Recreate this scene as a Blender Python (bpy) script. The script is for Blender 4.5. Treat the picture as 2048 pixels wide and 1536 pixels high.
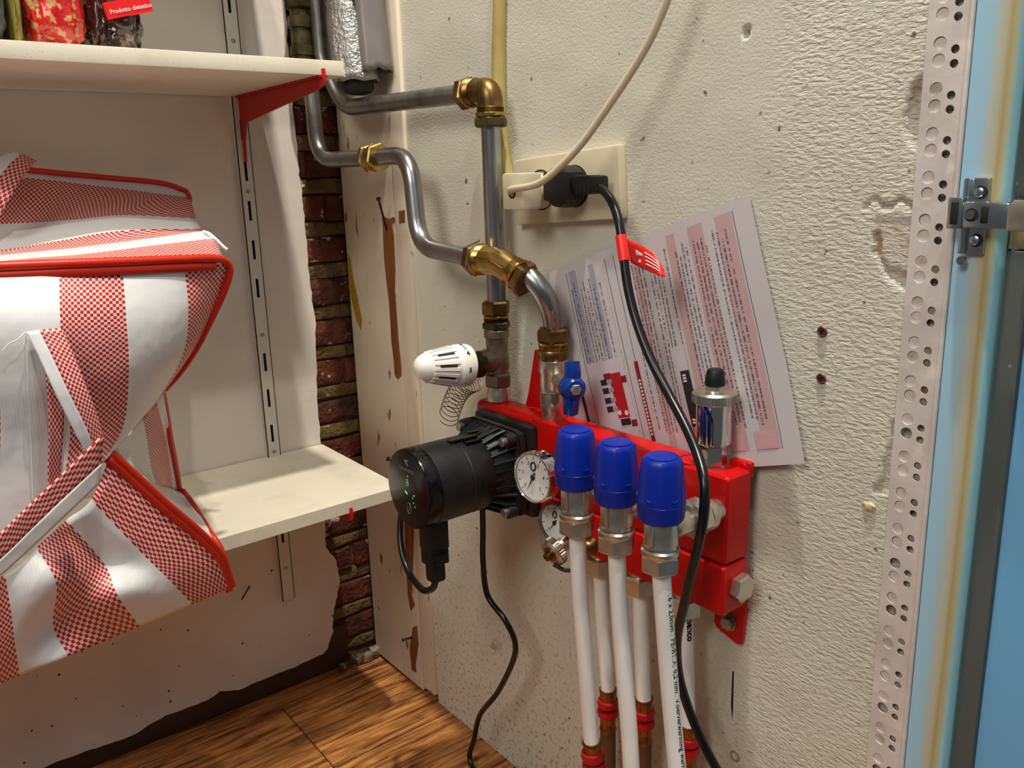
import bpy, bmesh, math, random
from mathutils import Vector, Matrix, noise
V = Vector
for o in list(bpy.data.objects): bpy.data.objects.remove(o)
C = bpy.context.scene.collection
scene = bpy.context.scene
random.seed(7)
PI = math.pi

# ---------------------------------------------------------------- camera
cd = bpy.data.cameras.new('camera'); cd.sensor_width = 36; cd.lens = 1694/2048*36
cd.clip_start = 0.02
cam = bpy.data.objects.new('camera', cd); C.objects.link(cam)
cam.matrix_world = Matrix(((0.78602, 0.16886, -0.59469, -0.61641),
                           (-0.61755, 0.17047, -0.76783, -1.19822),
                           (-0.02828, 0.97079, 0.23827, 0.8),
                           (0, 0, 0, 1)))
scene.camera = cam

# ---------------------------------------------------------------- world, lamps, exposure
w = bpy.data.worlds.new('world'); scene.world = w; w.use_nodes = True
w.node_tree.nodes['Background'].inputs[0].default_value = (0.94, 0.96, 1.0, 1)
w.node_tree.nodes['Background'].inputs[1].default_value = 0.08

def lamp(name, kind, loc, target, power, color, size):
    l = bpy.data.lights.new(name, kind); l.energy = power; l.color = color
    if kind == 'AREA': l.shape = 'DISK'; l.size = size
    else: l.shadow_soft_size = size
    o = bpy.data.objects.new(name, l); C.objects.link(o); o.location = loc
    o.rotation_euler = (V(target)-V(loc)).to_track_quat('-Z', 'Y').to_euler()
    return o
lamp('ceiling_lamp', 'AREA', (-0.22, -0.81, 2.6), (-0.2, -0.4, 0.5), 39, (1.0, 0.95, 0.86), 0.06)
lamp('ceiling_lamp', 'AREA', (-0.40, -1.38, 2.6), (-0.2, -0.4, 0.5), 12, (1.0, 0.95, 0.86), 0.06)
lamp('added_fill', 'AREA', (-2.0, -1.25, 2.2), (0.0, -0.55, 0.6), 27, (1.0, 0.95, 0.89), 1.0)  # added soft fill to brighten the right wall, no actual fixture there
wl = lamp('window_light', 'AREA', (-0.8, -3.0, 2.4), (-0.2, -0.4, 0.5), 5, (0.66, 0.83, 1.0), 0.9)
scene.view_settings.view_transform = 'Standard'
scene.view_settings.look = 'None'
scene.view_settings.gamma = 1
scene.view_settings.use_curve_mapping = False
scene.view_settings.exposure = 0.0

# ---------------------------------------------------------------- materials
def srgb(r, g, b):
    f = lambda c: (c/255/12.92) if c/255 <= 0.04045 else ((c/255+0.055)/1.055)**2.4
    return (f(r), f(g), f(b), 1)
def mk(name, col, rough=0.5, metal=0.0, bump=None, var=None, spots=None, coat=0.0, trans=0.0, alpha=1.0, ior=1.45, stretch=None):
    m = bpy.data.materials.new(name); m.use_nodes = True
    nt = m.node_tree; n = nt.nodes; L = nt.links
    b = n['Principled BSDF']
    b.inputs['Base Color'].default_value = col
    b.inputs['Roughness'].default_value = rough; b.inputs['Metallic'].default_value = metal
    b.inputs['Coat Weight'].default_value = coat; b.inputs['IOR'].default_value = ior
    b.inputs['Transmission Weight'].default_value = trans; b.inputs['Alpha'].default_value = alpha
    tc = n.new('ShaderNodeTexCoord'); src = tc.outputs['Object']
    if stretch:
        mp = n.new('ShaderNodeMapping'); mp.inputs['Scale'].default_value = stretch
        L.new(src, mp.inputs['Vector']); src = mp.outputs['Vector']
    colsock = None
    def noise_tex(scale, detail=4):
        t = n.new('ShaderNodeTexNoise'); t.inputs['Scale'].default_value = scale; t.inputs['Detail'].default_value = detail
        L.new(src, t.inputs['Vector']); return t.outputs['Fac']
    def ramp(fac, lo, hi):
        r = n.new('ShaderNodeMapRange'); r.inputs['From Min'].default_value = lo; r.inputs['From Max'].default_value = hi
        L.new(fac, r.inputs['Value']); return r.outputs['Result']
    def mixc(fac, a, c):
        x = n.new('ShaderNodeMix'); x.data_type = 'RGBA'; L.new(fac, x.inputs[0])
        for s, k in ((x.inputs[6], a), (x.inputs[7], c)):
            if isinstance(k, tuple): s.default_value = k
            else: L.new(k, s)
        return x.outputs[2]
    cur = col
    if var:
        for (c2, sc, lo, hi) in (var if isinstance(var, list) else [var]):
            cur = mixc(ramp(noise_tex(sc), lo, hi), cur, c2)
    if spots:
        c2, sc, rad = spots
        t = n.new('ShaderNodeTexVoronoi'); t.inputs['Scale'].default_value = sc
        L.new(src, t.inputs['Vector'])
        cur = mixc(ramp(t.outputs['Distance'], rad, rad*0.7), cur, c2)
    if not isinstance(cur, tuple): L.new(cur, b.inputs['Base Color'])
    if bump:
        prev = None
        for (sc, st, dist) in (bump if isinstance(bump, list) else [bump]):
            bn = n.new('ShaderNodeBump'); bn.inputs['Strength'].default_value = st; bn.inputs['Distance'].default_value = dist
            L.new(noise_tex(sc, 5), bn.inputs['Height'])
            if prev: L.new(prev, bn.inputs['Normal'])
            prev = bn.outputs['Normal']
        L.new(prev, b.inputs['Normal'])
    m['nt'] = 1
    return m

M = {}
M['steel'] = mk('galvanised_steel', srgb(178, 178, 178), 0.30, 1.0, var=(srgb(140, 138, 135), 30, .4, .7), bump=(140, .05, .001), stretch=(1, 1, .12))
M['steel_old'] = mk('dull_galvanised_steel', srgb(150, 148, 142), 0.38, 0.9, var=(srgb(112, 110, 104), 40, .4, .7), bump=(160, .08, .001))
M['brass'] = mk('brass', srgb(204, 174, 104), 0.24, 1.0, var=(srgb(165, 132, 70), 60, .4, .7))
M['brass_old'] = mk('aged_brass', srgb(152, 122, 76), 0.36, 1.0, var=(srgb(104, 80, 48), 50, .35, .65))
M['brass_dark'] = mk('dark_aged_brass', srgb(92, 84, 48), 0.5, 0.6, var=(srgb(50, 44, 26), 50, .35, .65))
M['nickel'] = mk('nickel_plate', srgb(214, 208, 194), 0.31, 0.95, var=(srgb(186, 178, 162), 60, .4, .7))
M['nickel_dull'] = mk('dull_nickel', srgb(150, 134, 116), 0.42, 0.85, var=(srgb(118, 104, 88), 80, .4, .7), bump=(220, .2, .0008))
M['chrome'] = mk('chrome', srgb(225, 222, 215), 0.07, 1.0)
M['red'] = mk('red_powder_coat', srgb(200, 14, 10), 0.36, 0.0, ior=1.35, bump=(60, .06, .001), var=(srgb(182, 12, 9), 20, .4, .7))
M['red_bracket'] = mk('red_painted_bracket', srgb(178, 22, 16), 0.45)
M['redseal'] = mk('red_plastic_ring', srgb(170, 16, 22), 0.35)
M['black'] = mk('black_textured_plastic', srgb(17, 17, 18), 0.42, 0.0, bump=(900, .35, .0006), var=(srgb(34, 34, 33), 25, .45, .75))
M['black_gloss'] = mk('black_gloss_plastic', srgb(10, 9, 9), 0.18)
M['black_soft'] = mk('black_rubber', srgb(15, 15, 15), 0.5)
M['cable'] = mk('black_cable_sheath', srgb(13, 13, 14), 0.28)
M['blue'] = mk('blue_plastic', srgb(3, 36, 146), 0.36, 0.0, bump=(500, .05, .0005))
M['blue_lever'] = mk('blue_lever_coat', srgb(8, 46, 128), 0.25)
M['white_plastic'] = mk('white_plastic', srgb(236, 232, 220), 0.35)
M['slot_dark'] = mk('dark_slot', srgb(28, 26, 22), 0.7)
M['cream_plastic'] = mk('cream_plastic', srgb(208, 196, 166), 0.42)
M['cream_cable'] = mk('cream_cable', srgb(206, 190, 156), 0.45)
M['conduit'] = mk('yellowed_conduit', srgb(186, 168, 104), 0.5, var=(srgb(164, 144, 78), 20, .4, .7))
M['hose'] = mk('white_hose', srgb(240, 236, 228), 0.36)
M['shelf'] = mk('white_melamine', srgb(230, 222, 200), 0.45, spots=(srgb(150, 138, 118), 260, .12), var=(srgb(215, 205, 184), 18, .5, .8))
M['left_plaster'] = mk('white_left_plaster', srgb(226, 216, 205), 0.7, bump=[(22, .12, .01), (90, .10, .003)], spots=(srgb(70, 56, 44), 58, .10), var=(srgb(206, 194, 182), 7, .45, .75))
def left_plaster():
    m = mk('white_left_plaster', srgb(226, 216, 205), 0.7, bump=[(22, .12, .01), (90, .10, .003)], var=(srgb(212, 201, 190), 7, .45, .75)); n, L = m.node_tree.nodes, m.node_tree.links
    b = n['Principled BSDF']; old = b.inputs['Base Color'].links[0].from_socket; tc = n.new('ShaderNodeTexCoord'); sep = n.new('ShaderNodeSeparateXYZ'); L.new(tc.outputs['Object'], sep.inputs[0])
    vo = n.new('ShaderNodeTexVoronoi'); vo.inputs['Scale'].default_value = 52; L.new(tc.outputs['Object'], vo.inputs['Vector'])
    rd = n.new('ShaderNodeSeparateColor'); L.new(vo.outputs['Color'], rd.inputs[0])
    lt = n.new('ShaderNodeMath'); lt.operation = 'MULTIPLY'; lt.inputs[1].default_value = .10; L.new(rd.outputs[0], lt.inputs[0])
    c = n.new('ShaderNodeMath'); c.operation = 'LESS_THAN'; L.new(vo.outputs['Distance'], c.inputs[0]); L.new(lt.outputs[0], c.inputs[1])
    z = n.new('ShaderNodeMath'); z.operation = 'LESS_THAN'; z.inputs[1].default_value = .30; L.new(sep.outputs[2], z.inputs[0])
    k = n.new('ShaderNodeMath'); k.operation = 'MULTIPLY'; L.new(c.outputs[0], k.inputs[0]); L.new(z.outputs[0], k.inputs[1])
    x = n.new('ShaderNodeMix'); x.data_type = 'RGBA'; L.new(k.outputs[0], x.inputs[0]); L.new(old, x.inputs[6]); x.inputs[7].default_value = srgb(60, 46, 36)
    L.new(x.outputs[2], b.inputs['Base Color']); return m
M['left_plaster'] = left_plaster()
M['lip'] = mk('broken_plaster_edge', srgb(150, 132, 112), 0.9, bump=(60, .5, .01), var=(srgb(92, 78, 62), 40, .45, .6))
M['brick'] = mk('old_brick', srgb(102, 50, 28), 0.85, bump=[(50, .8, .012), (200, .5, .004)], var=[(srgb(74, 34, 18), 24, .4, .65), (srgb(206, 192, 172), 40, .61, .66)])
M['brick_b'] = mk('dark_old_brick', srgb(90, 46, 26), 0.85, bump=[(50, .8, .012), (200, .5, .004)], var=[(srgb(54, 30, 18), 24, .4, .65), (srgb(200, 188, 168), 36, .62, .67)])
M['mortar'] = mk('yellow_brown_mortar', srgb(112, 88, 50), 0.95, bump=[(45, 1, .015), (180, .6, .004)], var=[(srgb(96, 74, 38), 30, .4, .65), (srgb(206, 192, 168), 34, .62, .68)])
M['mortar_back'] = mk('dark_mortar_bed', srgb(78, 58, 36), 0.95, bump=(40, 1, .015), var=(srgb(176, 164, 142), 26, .62, .7))
M['board'] = mk('painted_board', srgb(222, 208, 186), 0.6, bump=[(9, .2, .01), (70, .18, .003)], var=[(srgb(206, 190, 166), 9, .45, .75), (srgb(120, 96, 70), 60, .66, .70)], stretch=(1, 1, .35))
M['bare'] = mk('bare_brown_wood', srgb(140, 84, 38), 0.75, bump=(60, .3, .003), var=(srgb(108, 60, 26), 30, .4, .65), stretch=(1, 1, .2))
M['rust'] = mk('rusty_iron', srgb(64, 38, 24), 0.8, 0.2, bump=(200, .6, .002))
M['zinc'] = mk('zinc_screw', srgb(160, 158, 152), 0.35, 0.9)
M['rail'] = mk('cream_rail', srgb(214, 206, 192), 0.42)
M['bead'] = mk('galvanised_bead', srgb(226, 217, 210), 0.5, 0.15, bump=(45, .2, .003), var=[(srgb(206, 196, 186), 20, .4, .7), (srgb(236, 226, 214), 45, .6, .7)])
M['hole_paint'] = mk('painted_over_plaster', srgb(222, 212, 202), 0.7, bump=(120, .5, .003), var=(srgb(176, 164, 148), 50, .5, .7))
M['plaster_in'] = mk('grey_plaster_fill', srgb(150, 138, 120), 0.95, bump=(90, .6, .005), var=(srgb(100, 76, 48), 30, .5, .62))
M['hingemetal'] = mk('nickelled_hinge', srgb(190, 200, 205), 0.25, 1.0)
M['door_blue'] = mk('light_blue_door', srgb(112, 186, 236), 0.4, var=(srgb(128, 194, 238), 4, .4, .7), stretch=(1, 1, .15))  # light blue all over, with slight upright streaks
M['door_grey'] = mk('dark_grey_paint', srgb(84, 88, 84), 0.5, spots=(srgb(120, 122, 118), 40, .06))
M['cream_paint'] = mk('cream_paint', srgb(206, 190, 150), 0.5)
M['piping'] = mk('orange_red_binding', srgb(206, 40, 14), 0.4)
M['webbing'] = mk('plain_white_webbing', srgb(222, 222, 218), 0.55)
M['foil'] = mk('silver_foil_sleeve', srgb(168, 166, 162), 0.32, 0.9, bump=[(220, .8, .004), (30, .4, .01)])
M['sleeve'] = mk('grey_sleeve_film', srgb(120, 114, 110), 0.4, 0.2)
M['copper'] = mk('copper_press_sleeve', srgb(168, 112, 70), 0.3, 1.0, bump=(160, .5, .002), var=(srgb(120, 84, 54), 60, .4, .65))
M['brown_pipe'] = mk('brown_pipe', srgb(98, 62, 36), 0.55)
M['baseboard'] = mk('dark_wood_baseboard', srgb(74, 44, 24), 0.6, bump=(40, .4, .004), var=(srgb(46, 27, 15), 22, .4, .65), stretch=(.15, 1, 1))
M['tag_red'] = mk('red_tag', srgb(232, 34, 30), 0.35)
M['ink'] = mk('black_ink', srgb(30, 28, 30), 0.6)
M['ink_white'] = mk('white_ink', srgb(226, 222, 216), 0.5)
M['ink_grey'] = mk('grey_print', srgb(120, 116, 112), 0.5)
M['dial'] = mk('dial_card', srgb(222, 220, 214), 0.4)
M['wire'] = mk('bronze_wire', srgb(104, 82, 56), 0.4, 0.8)
M['wrap_grey'] = mk('grey_wrapper', srgb(150, 146, 138), 0.4, var=(srgb(90, 88, 84), 14, .4, .6), bump=(30, .5, .01))
M['wrap_yellow'] = mk('olive_yellow_wrapper', srgb(150, 140, 70), 0.4)

def emis(name, col, s):
    m = bpy.data.materials.new(name); m.use_nodes = True; b = m.node_tree.nodes['Principled BSDF']
    b.inputs['Base Color'].default_value = col; b.inputs['Emission Color'].default_value = col; b.inputs['Emission Strength'].default_value = s
    return m
M['led'] = emis('green_led', srgb(60, 230, 90), 0.9)
M['led_dim'] = emis('dim_green_led', srgb(90, 190, 120), 0.35)

def nodes_of(m): return m.node_tree.nodes, m.node_tree.links, m.node_tree.nodes['Principled BSDF']
def mathn(n, L, op, a, b=None, c=None):
    t = n.new('ShaderNodeMath'); t.operation = op
    for i, k in enumerate((a, b, c)):
        if k is None: continue
        if isinstance(k, (int, float)): t.inputs[i].default_value = k
        else: L.new(k, t.inputs[i])
    return t.outputs[0]
def mixn(n, L, fac, a, c):
    x = n.new('ShaderNodeMix'); x.data_type = 'RGBA'
    for s, k in ((x.inputs[0], fac), (x.inputs[6], a), (x.inputs[7], c)):
        if isinstance(k, (tuple, float, int)): s.default_value = k
        else: L.new(k, s)
    return x.outputs[2]

# woven bag: stripes of red checks and plain white, from the cloth's own UV
def bag_material():
    m = mk('woven_checked_plastic', srgb(225, 224, 222), 0.42); n, L, b = nodes_of(m)
    uv = n.new('ShaderNodeUVMap'); sep = n.new('ShaderNodeSeparateXYZ'); L.new(uv.outputs[0], sep.inputs[0])
    u, v = sep.outputs[0], sep.outputs[1]
    st = mathn(n, L, 'LESS_THAN', mathn(n, L, 'FLOORED_MODULO', u, 2.0), 1.0)
    cx = mathn(n, L, 'FLOORED_MODULO', mathn(n, L, 'FLOOR', mathn(n, L, 'MULTIPLY', u, 21.0)), 2.0)
    cy = mathn(n, L, 'FLOORED_MODULO', mathn(n, L, 'FLOOR', mathn(n, L, 'MULTIPLY', v, 21.0)), 2.0)
    chk = mathn(n, L, 'ABSOLUTE', mathn(n, L, 'SUBTRACT', cx, cy))
    red = mixn(n, L, chk, srgb(236, 190, 178), srgb(168, 26, 30))
    L.new(mixn(n, L, st, srgb(226, 225, 222), red), b.inputs['Base Color'])
    tc = n.new('ShaderNodeTexCoord'); wv = n.new('ShaderNodeTexWave'); wv.inputs['Scale'].default_value = 120
    wv.inputs['Distortion'].default_value = 1.5; L.new(tc.outputs['Object'], wv.inputs['Vector'])
    ns = n.new('ShaderNodeTexNoise'); ns.inputs['Scale'].default_value = 26; L.new(tc.outputs['Object'], ns.inputs['Vector'])
    b1 = n.new('ShaderNodeBump'); b1.inputs['Strength'].default_value = .08; b1.inputs['Distance'].default_value = .001; L.new(wv.outputs['Fac'], b1.inputs['Height'])
    b2 = n.new('ShaderNodeBump'); b2.inputs['Strength'].default_value = .4; b2.inputs['Distance'].default_value = .006; L.new(ns.outputs['Fac'], b2.inputs['Height'])
    L.new(b1.outputs[0], b2.inputs['Normal']); L.new(b2.outputs[0], b.inputs['Normal'])
    return m
M['bag'] = bag_material()

# right wall: smooth emulsion near the corner, coarse roller texture towards the door; exposed plaster where 'chip' says so
def wall_right_material():
    m = mk('rough_painted_plaster', srgb(214, 204, 178), 0.72); n, L, b = nodes_of(m)
    tc = n.new('ShaderNodeTexCoord'); sep = n.new('ShaderNodeSeparateXYZ'); L.new(tc.outputs['Object'], sep.inputs[0])
    def ns(scale, det=5, vec=None, dist=0.0):
        t = n.new('ShaderNodeTexNoise'); t.inputs['Scale'].default_value = scale; t.inputs['Detail'].default_value = det
        t.inputs['Distortion'].default_value = dist
        L.new(vec or tc.outputs['Object'], t.inputs['Vector']); return t.outputs['Fac']
    def mr(f, lo, hi, a=0.0, c=1.0):
        r = n.new('ShaderNodeMapRange'); L.new(f, r.inputs[0])
        for i, k in enumerate((lo, hi, a, c)): r.inputs[i+1].default_value = k
        return r.outputs[0]
    edge = mathn(n, L, 'ADD', sep.outputs[1], mathn(n, L, 'MULTIPLY', mathn(n, L, 'SUBTRACT', ns(9), 0.5), 0.10))
    rough = mr(edge, -0.74, -0.80, 0.06, .5)
    mp = n.new('ShaderNodeMapping'); mp.inputs['Rotation'].default_value = (0.5, 0, 0); mp.inputs['Scale'].default_value = (1, .45, 1.3)
    L.new(tc.outputs['Object'], mp.inputs['Vector'])
    h = mathn(n, L, 'MULTIPLY', ns(290, 4, mp.outputs[0], .5), rough)
    h2 = mathn(n, L, 'ADD', h, mathn(n, L, 'MULTIPLY', ns(420, 3), 0.07))
    h3 = mathn(n, L, 'ADD', h2, mathn(n, L, 'MULTIPLY', ns(12, 2), 0.22))
    bp = n.new('ShaderNodeBump'); bp.inputs['Strength'].default_value = .85; bp.inputs['Distance'].default_value = .006
    L.new(h3, bp.inputs['Height'])
    bn = n.new('ShaderNodeAttribute'); bn.attribute_name = 'chip'
    base = mixn(n, L, mr(ns(4), .4, .7), srgb(213, 209, 192), srgb(204, 200, 182))
    base = mixn(n, L, mr(ns(11), .5, .75), base, srgb(208, 199, 182))
    base = mixn(n, L, mr(ns(85, 6), .685, .73), base, srgb(120, 104, 78))
    pit = n.new('ShaderNodeTexVoronoi'); pit.inputs['Scale'].default_value = 75; L.new(tc.outputs['Object'], pit.inputs['Vector'])
    pm = mathn(n, L, 'MULTIPLY', mr(pit.outputs['Distance'], .09, .06), mr(ns(7), .56, .64))
    base = mixn(n, L, pm, base, srgb(96, 78, 56))
    low = mathn(n, L, 'MULTIPLY', mr(sep.outputs[2], .42, .05), mr(ns(170, 6), .56, .64))   # scuffs and grime towards the skirting
    base = mixn(n, L, mathn(n, L, 'MULTIPLY', low, .55), base, srgb(112, 86, 58))
    exp = mixn(n, L, mr(ns(60), .45, .62), srgb(206, 196, 184), srgb(176, 152, 122))
    L.new(mixn(n, L, bn.outputs['Fac'], base, exp), b.inputs['Base Color'])
    L.new(bp.outputs[0], b.inputs['Normal'])
    return m
M['wall_right'] = wall_right_material()

def plank_material():
    m = mk('varnished_oak', srgb(150, 92, 44), 0.42); n, L, b = nodes_of(m)
    tc = n.new('ShaderNodeTexCoord'); mp = n.new('ShaderNodeMapping'); mp.inputs['Scale'].default_value = (1.2, 14, 1)
    L.new(tc.outputs['Object'], mp.inputs['Vector'])
    w1 = n.new('ShaderNodeTexNoise'); w1.inputs['Scale'].default_value = 9; w1.inputs['Detail'].default_value = 7; w1.inputs['Distortion'].default_value = .6
    L.new(mp.outputs[0], w1.inputs['Vector'])
    mp2 = n.new('ShaderNodeMapping'); mp2.inputs['Scale'].default_value = (5, 120, 1); L.new(tc.outputs['Object'], mp2.inputs['Vector'])
    w2 = n.new('ShaderNodeTexNoise'); w2.inputs['Scale'].default_value = 8; L.new(mp2.outputs[0], w2.inputs['Vector'])
    r = n.new('ShaderNodeValToRGB'); r.color_ramp.elements[0].position = .34; r.color_ramp.elements[0].color = srgb(104, 56, 24)
    r.color_ramp.elements[1].position = .64; r.color_ramp.elements[1].color = srgb(212, 146, 80)
    L.new(w1.outputs['Fac'], r.inputs[0])
    dk = n.new('ShaderNodeMapRange'); dk.inputs[1].default_value = .60; dk.inputs[2].default_value = .68; L.new(w2.outputs['Fac'], dk.inputs[0])
    L.new(mixn(n, L, dk.outputs[0], r.outputs[0], srgb(70, 36, 16)), b.inputs['Base Color'])
    bp = n.new('ShaderNodeBump'); bp.inputs['Strength'].default_value = .2; bp.inputs['Distance'].default_value = .002
    L.new(w2.outputs['Fac'], bp.inputs['Height']); L.new(bp.outputs[0], b.inputs['Normal'])
    return m
M['plank'] = plank_material()

def jamb_material():   # blue, cream and ochre bands put the gloss reflections into the base colour
    m = mk('jamb_reflection_bands', srgb(176, 214, 226), 0.35); n, L, b = nodes_of(m)
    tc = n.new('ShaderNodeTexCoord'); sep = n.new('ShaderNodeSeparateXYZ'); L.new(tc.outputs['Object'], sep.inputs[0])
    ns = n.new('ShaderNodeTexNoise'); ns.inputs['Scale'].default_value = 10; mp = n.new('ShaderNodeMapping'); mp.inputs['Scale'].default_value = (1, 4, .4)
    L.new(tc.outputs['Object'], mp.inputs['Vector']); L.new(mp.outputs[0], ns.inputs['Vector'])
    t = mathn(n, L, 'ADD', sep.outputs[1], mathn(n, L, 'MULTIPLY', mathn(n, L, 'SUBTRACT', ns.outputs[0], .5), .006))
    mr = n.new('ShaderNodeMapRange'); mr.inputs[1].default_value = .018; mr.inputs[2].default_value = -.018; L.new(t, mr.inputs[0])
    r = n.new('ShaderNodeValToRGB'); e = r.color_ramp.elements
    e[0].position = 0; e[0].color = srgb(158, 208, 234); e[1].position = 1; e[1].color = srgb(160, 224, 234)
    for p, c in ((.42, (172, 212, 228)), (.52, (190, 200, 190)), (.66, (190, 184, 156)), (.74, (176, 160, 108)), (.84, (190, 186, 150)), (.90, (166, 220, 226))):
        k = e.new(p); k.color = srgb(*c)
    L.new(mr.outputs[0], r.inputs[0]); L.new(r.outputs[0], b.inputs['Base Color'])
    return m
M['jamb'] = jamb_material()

def paper_material():   # u runs along the printed lines, v across them
    m = mk('printed_paper', srgb(214, 206, 204), 0.6); n, L, b = nodes_of(m)
    uv = n.new('ShaderNodeUVMap'); sep = n.new('ShaderNodeSeparateXYZ'); L.new(uv.outputs[0], sep.inputs[0])
    u, v = sep.outputs[0], sep.outputs[1]
    band = n.new('ShaderNodeValToRGB'); band.color_ramp.interpolation = 'CONSTANT'; e = band.color_ramp.elements
    W = srgb(202, 195, 194); P = srgb(196, 162, 162); B = srgb(166, 162, 176)
    stops = [(0, W), (.165, B), (.205, W), (.27, B), (.30, W), (.475, P), (.51, W), (.65, P), (.69, W), (.75, P), (.81, W), (.86, P), (.925, W)]
    e[0].position = 0; e[0].color = W; e[1].position = stops[1][0]; e[1].color = stops[1][1]
    for p, c in stops[2:]:
        k = e.new(p); k.color = c
    L.new(v, band.inputs[0])
    inb = mathn(n, L, 'MULTIPLY', mathn(n, L, 'GREATER_THAN', u, .035), mathn(n, L, 'LESS_THAN', u, .94))
    col = mixn(n, L, inb, W, band.outputs[0])
    row = mathn(n, L, 'MULTIPLY', v, 62.0); fr = mathn(n, L, 'FRACT', row); ln = mathn(n, L, 'FLOOR', row)
    inrow = mathn(n, L, 'MULTIPLY', mathn(n, L, 'GREATER_THAN', fr, .30), mathn(n, L, 'LESS_THAN', fr, .72))
    cmb = n.new('ShaderNodeCombineXYZ'); L.new(mathn(n, L, 'MULTIPLY', u, 130.0), cmb.inputs[0]); L.new(mathn(n, L, 'MULTIPLY', ln, 7.31), cmb.inputs[1])
    wn = n.new('ShaderNodeTexNoise'); wn.inputs['Scale'].default_value = 1.6; wn.inputs['Detail'].default_value = 3; L.new(cmb.outputs[0], wn.inputs['Vector'])
    word = mathn(n, L, 'GREATER_THAN', wn.outputs[0], .47)
    wh = n.new('ShaderNodeTexWhiteNoise'); wh.noise_dimensions = '1D'; L.new(ln, wh.inputs['W'])
    present = mathn(n, L, 'GREATER_THAN', wh.outputs[0], .22)
    endl = mathn(n, L, 'LESS_THAN', u, mathn(n, L, 'ADD', .80, mathn(n, L, 'MULTIPLY', wh.outputs[0], .06)))
    marg = mathn(n, L, 'MULTIPLY', mathn(n, L, 'GREATER_THAN', u, mathn(n, L, 'ADD', .06, mathn(n, L, 'MULTIPLY', wh.outputs[0], .08))), endl)
    vm = mathn(n, L, 'MULTIPLY', mathn(n, L, 'GREATER_THAN', v, .165), mathn(n, L, 'LESS_THAN', v, .92))
    gapm = mathn(n, L, 'SUBTRACT', 1.0, mathn(n, L, 'MULTIPLY', mathn(n, L, 'GREATER_THAN', v, .345), mathn(n, L, 'LESS_THAN', v, .43)))
    ink = inrow
    for k in (word, present, marg, vm, gapm): ink = mathn(n, L, 'MULTIPLY', ink, k)
    rule = None
    for pos in (.155, .36, .402, .932):
        q = mathn(n, L, 'LESS_THAN', mathn(n, L, 'ABSOLUTE', mathn(n, L, 'SUBTRACT', v, pos)), .0018)
        rule = q if rule is None else mathn(n, L, 'MAXIMUM', rule, q)
    rule = mathn(n, L, 'MULTIPLY', rule, inb)
    ink = mathn(n, L, 'MAXIMUM', mathn(n, L, 'MULTIPLY', ink, .8), mathn(n, L, 'MULTIPLY', rule, .75))
    L.new(mixn(n, L, ink, col, srgb(58, 50, 58)), b.inputs['Base Color'])
    return m
M['paper'] = paper_material()

def wrapper_material(name, c1, c2, scale, lo, hi, rough=.22):
    return mk(name, c1, rough, 0.0, var=(c2, scale, lo, hi), coat=.6, bump=[(26, .7, .012), (70, .3, .004)])
M['wrap_red'] = wrapper_material('red_gold_film', srgb(204, 34, 34), srgb(206, 160, 104), 120, .54, .60)
M['wrap_brown'] = wrapper_material('brown_film', srgb(52, 30, 26), srgb(150, 130, 116), 70, .60, .66)

# ---------------------------------------------------------------- shape helpers (all in world metres)
ORG = {}
def finish(name, me, mat, parent=None, smooth=True, angle=35, recenter=False):
    me.materials.clear()
    for mm in (mat if isinstance(mat, (list, tuple)) else [mat]): me.materials.append(mm)
    org = ORG[parent] if parent else V((0, 0, 0))
    if recenter and not parent:
        xs = [v.co for v in me.vertices]
        lo = V([min(c[i] for c in xs) for i in range(3)]); hi = V([max(c[i] for c in xs) for i in range(3)])
        org = V(((lo.x+hi.x)/2, (lo.y+hi.y)/2, lo.z))
    if org.length > 0: me.transform(Matrix.Translation(-org))
    if smooth:
        me.shade_smooth(); me.set_sharp_from_angle(angle=math.radians(angle))
    o = bpy.data.objects.new(name, me); C.objects.link(o)
    if parent: o.parent = parent
    else: o.location = org
    ORG[o] = org
    me.update()
    return o
def obj(name, bm, mat, parent=None, smooth=True, angle=35, recenter=False):
    bmesh.ops.recalc_face_normals(bm, faces=bm.faces)
    me = bpy.data.meshes.new(name); bm.to_mesh(me); bm.free()
    return finish(name, me, mat, parent, smooth, angle, recenter)
def tag(o, label, cat, group=None):
    o['label'] = label; o['category'] = cat
    if group: o['group'] = group
    return o
def struct(o, label=None):
    o['kind'] = 'structure'
    if label: o['label'] = label
    return o
def thing(name, label, cat, loc, group=None):
    o = bpy.data.objects.new(name, None); C.objects.link(o); o.location = loc; o.empty_display_size = .02
    ORG[o] = V(loc); return tag(o, label, cat, group)
def BM(): return bmesh.new()
def frame(axis):
    a = V(axis).normalized(); r = V((0, 0, 1)) if abs(a.z) < .9 else V((0, 1, 0))
    x = r.cross(a).normalized(); return x, a.cross(x), a
def box(bm, lo, hi, bevel=0.0, seg=2, rot=None):
    lo = V(lo); hi = V(hi); c = (lo+hi)/2; s = hi-lo
    g = bmesh.ops.create_cube(bm, size=1)
    vs = g['verts']
    for v in vs: v.co = V((v.co.x*s.x, v.co.y*s.y, v.co.z*s.z))
    if bevel > 0:
        es = list({e for v in vs for e in v.link_edges})
        r = bmesh.ops.bevel(bm, geom=es, offset=bevel, segments=seg, affect='EDGES', profile=.6)
        vs = list({v for f in r['faces'] for v in f.verts} | {v for v in vs if v.is_valid})
    for v in vs:
        p = v.co
        if rot: p = rot @ p
        v.co = p+c
    return bm
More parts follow.
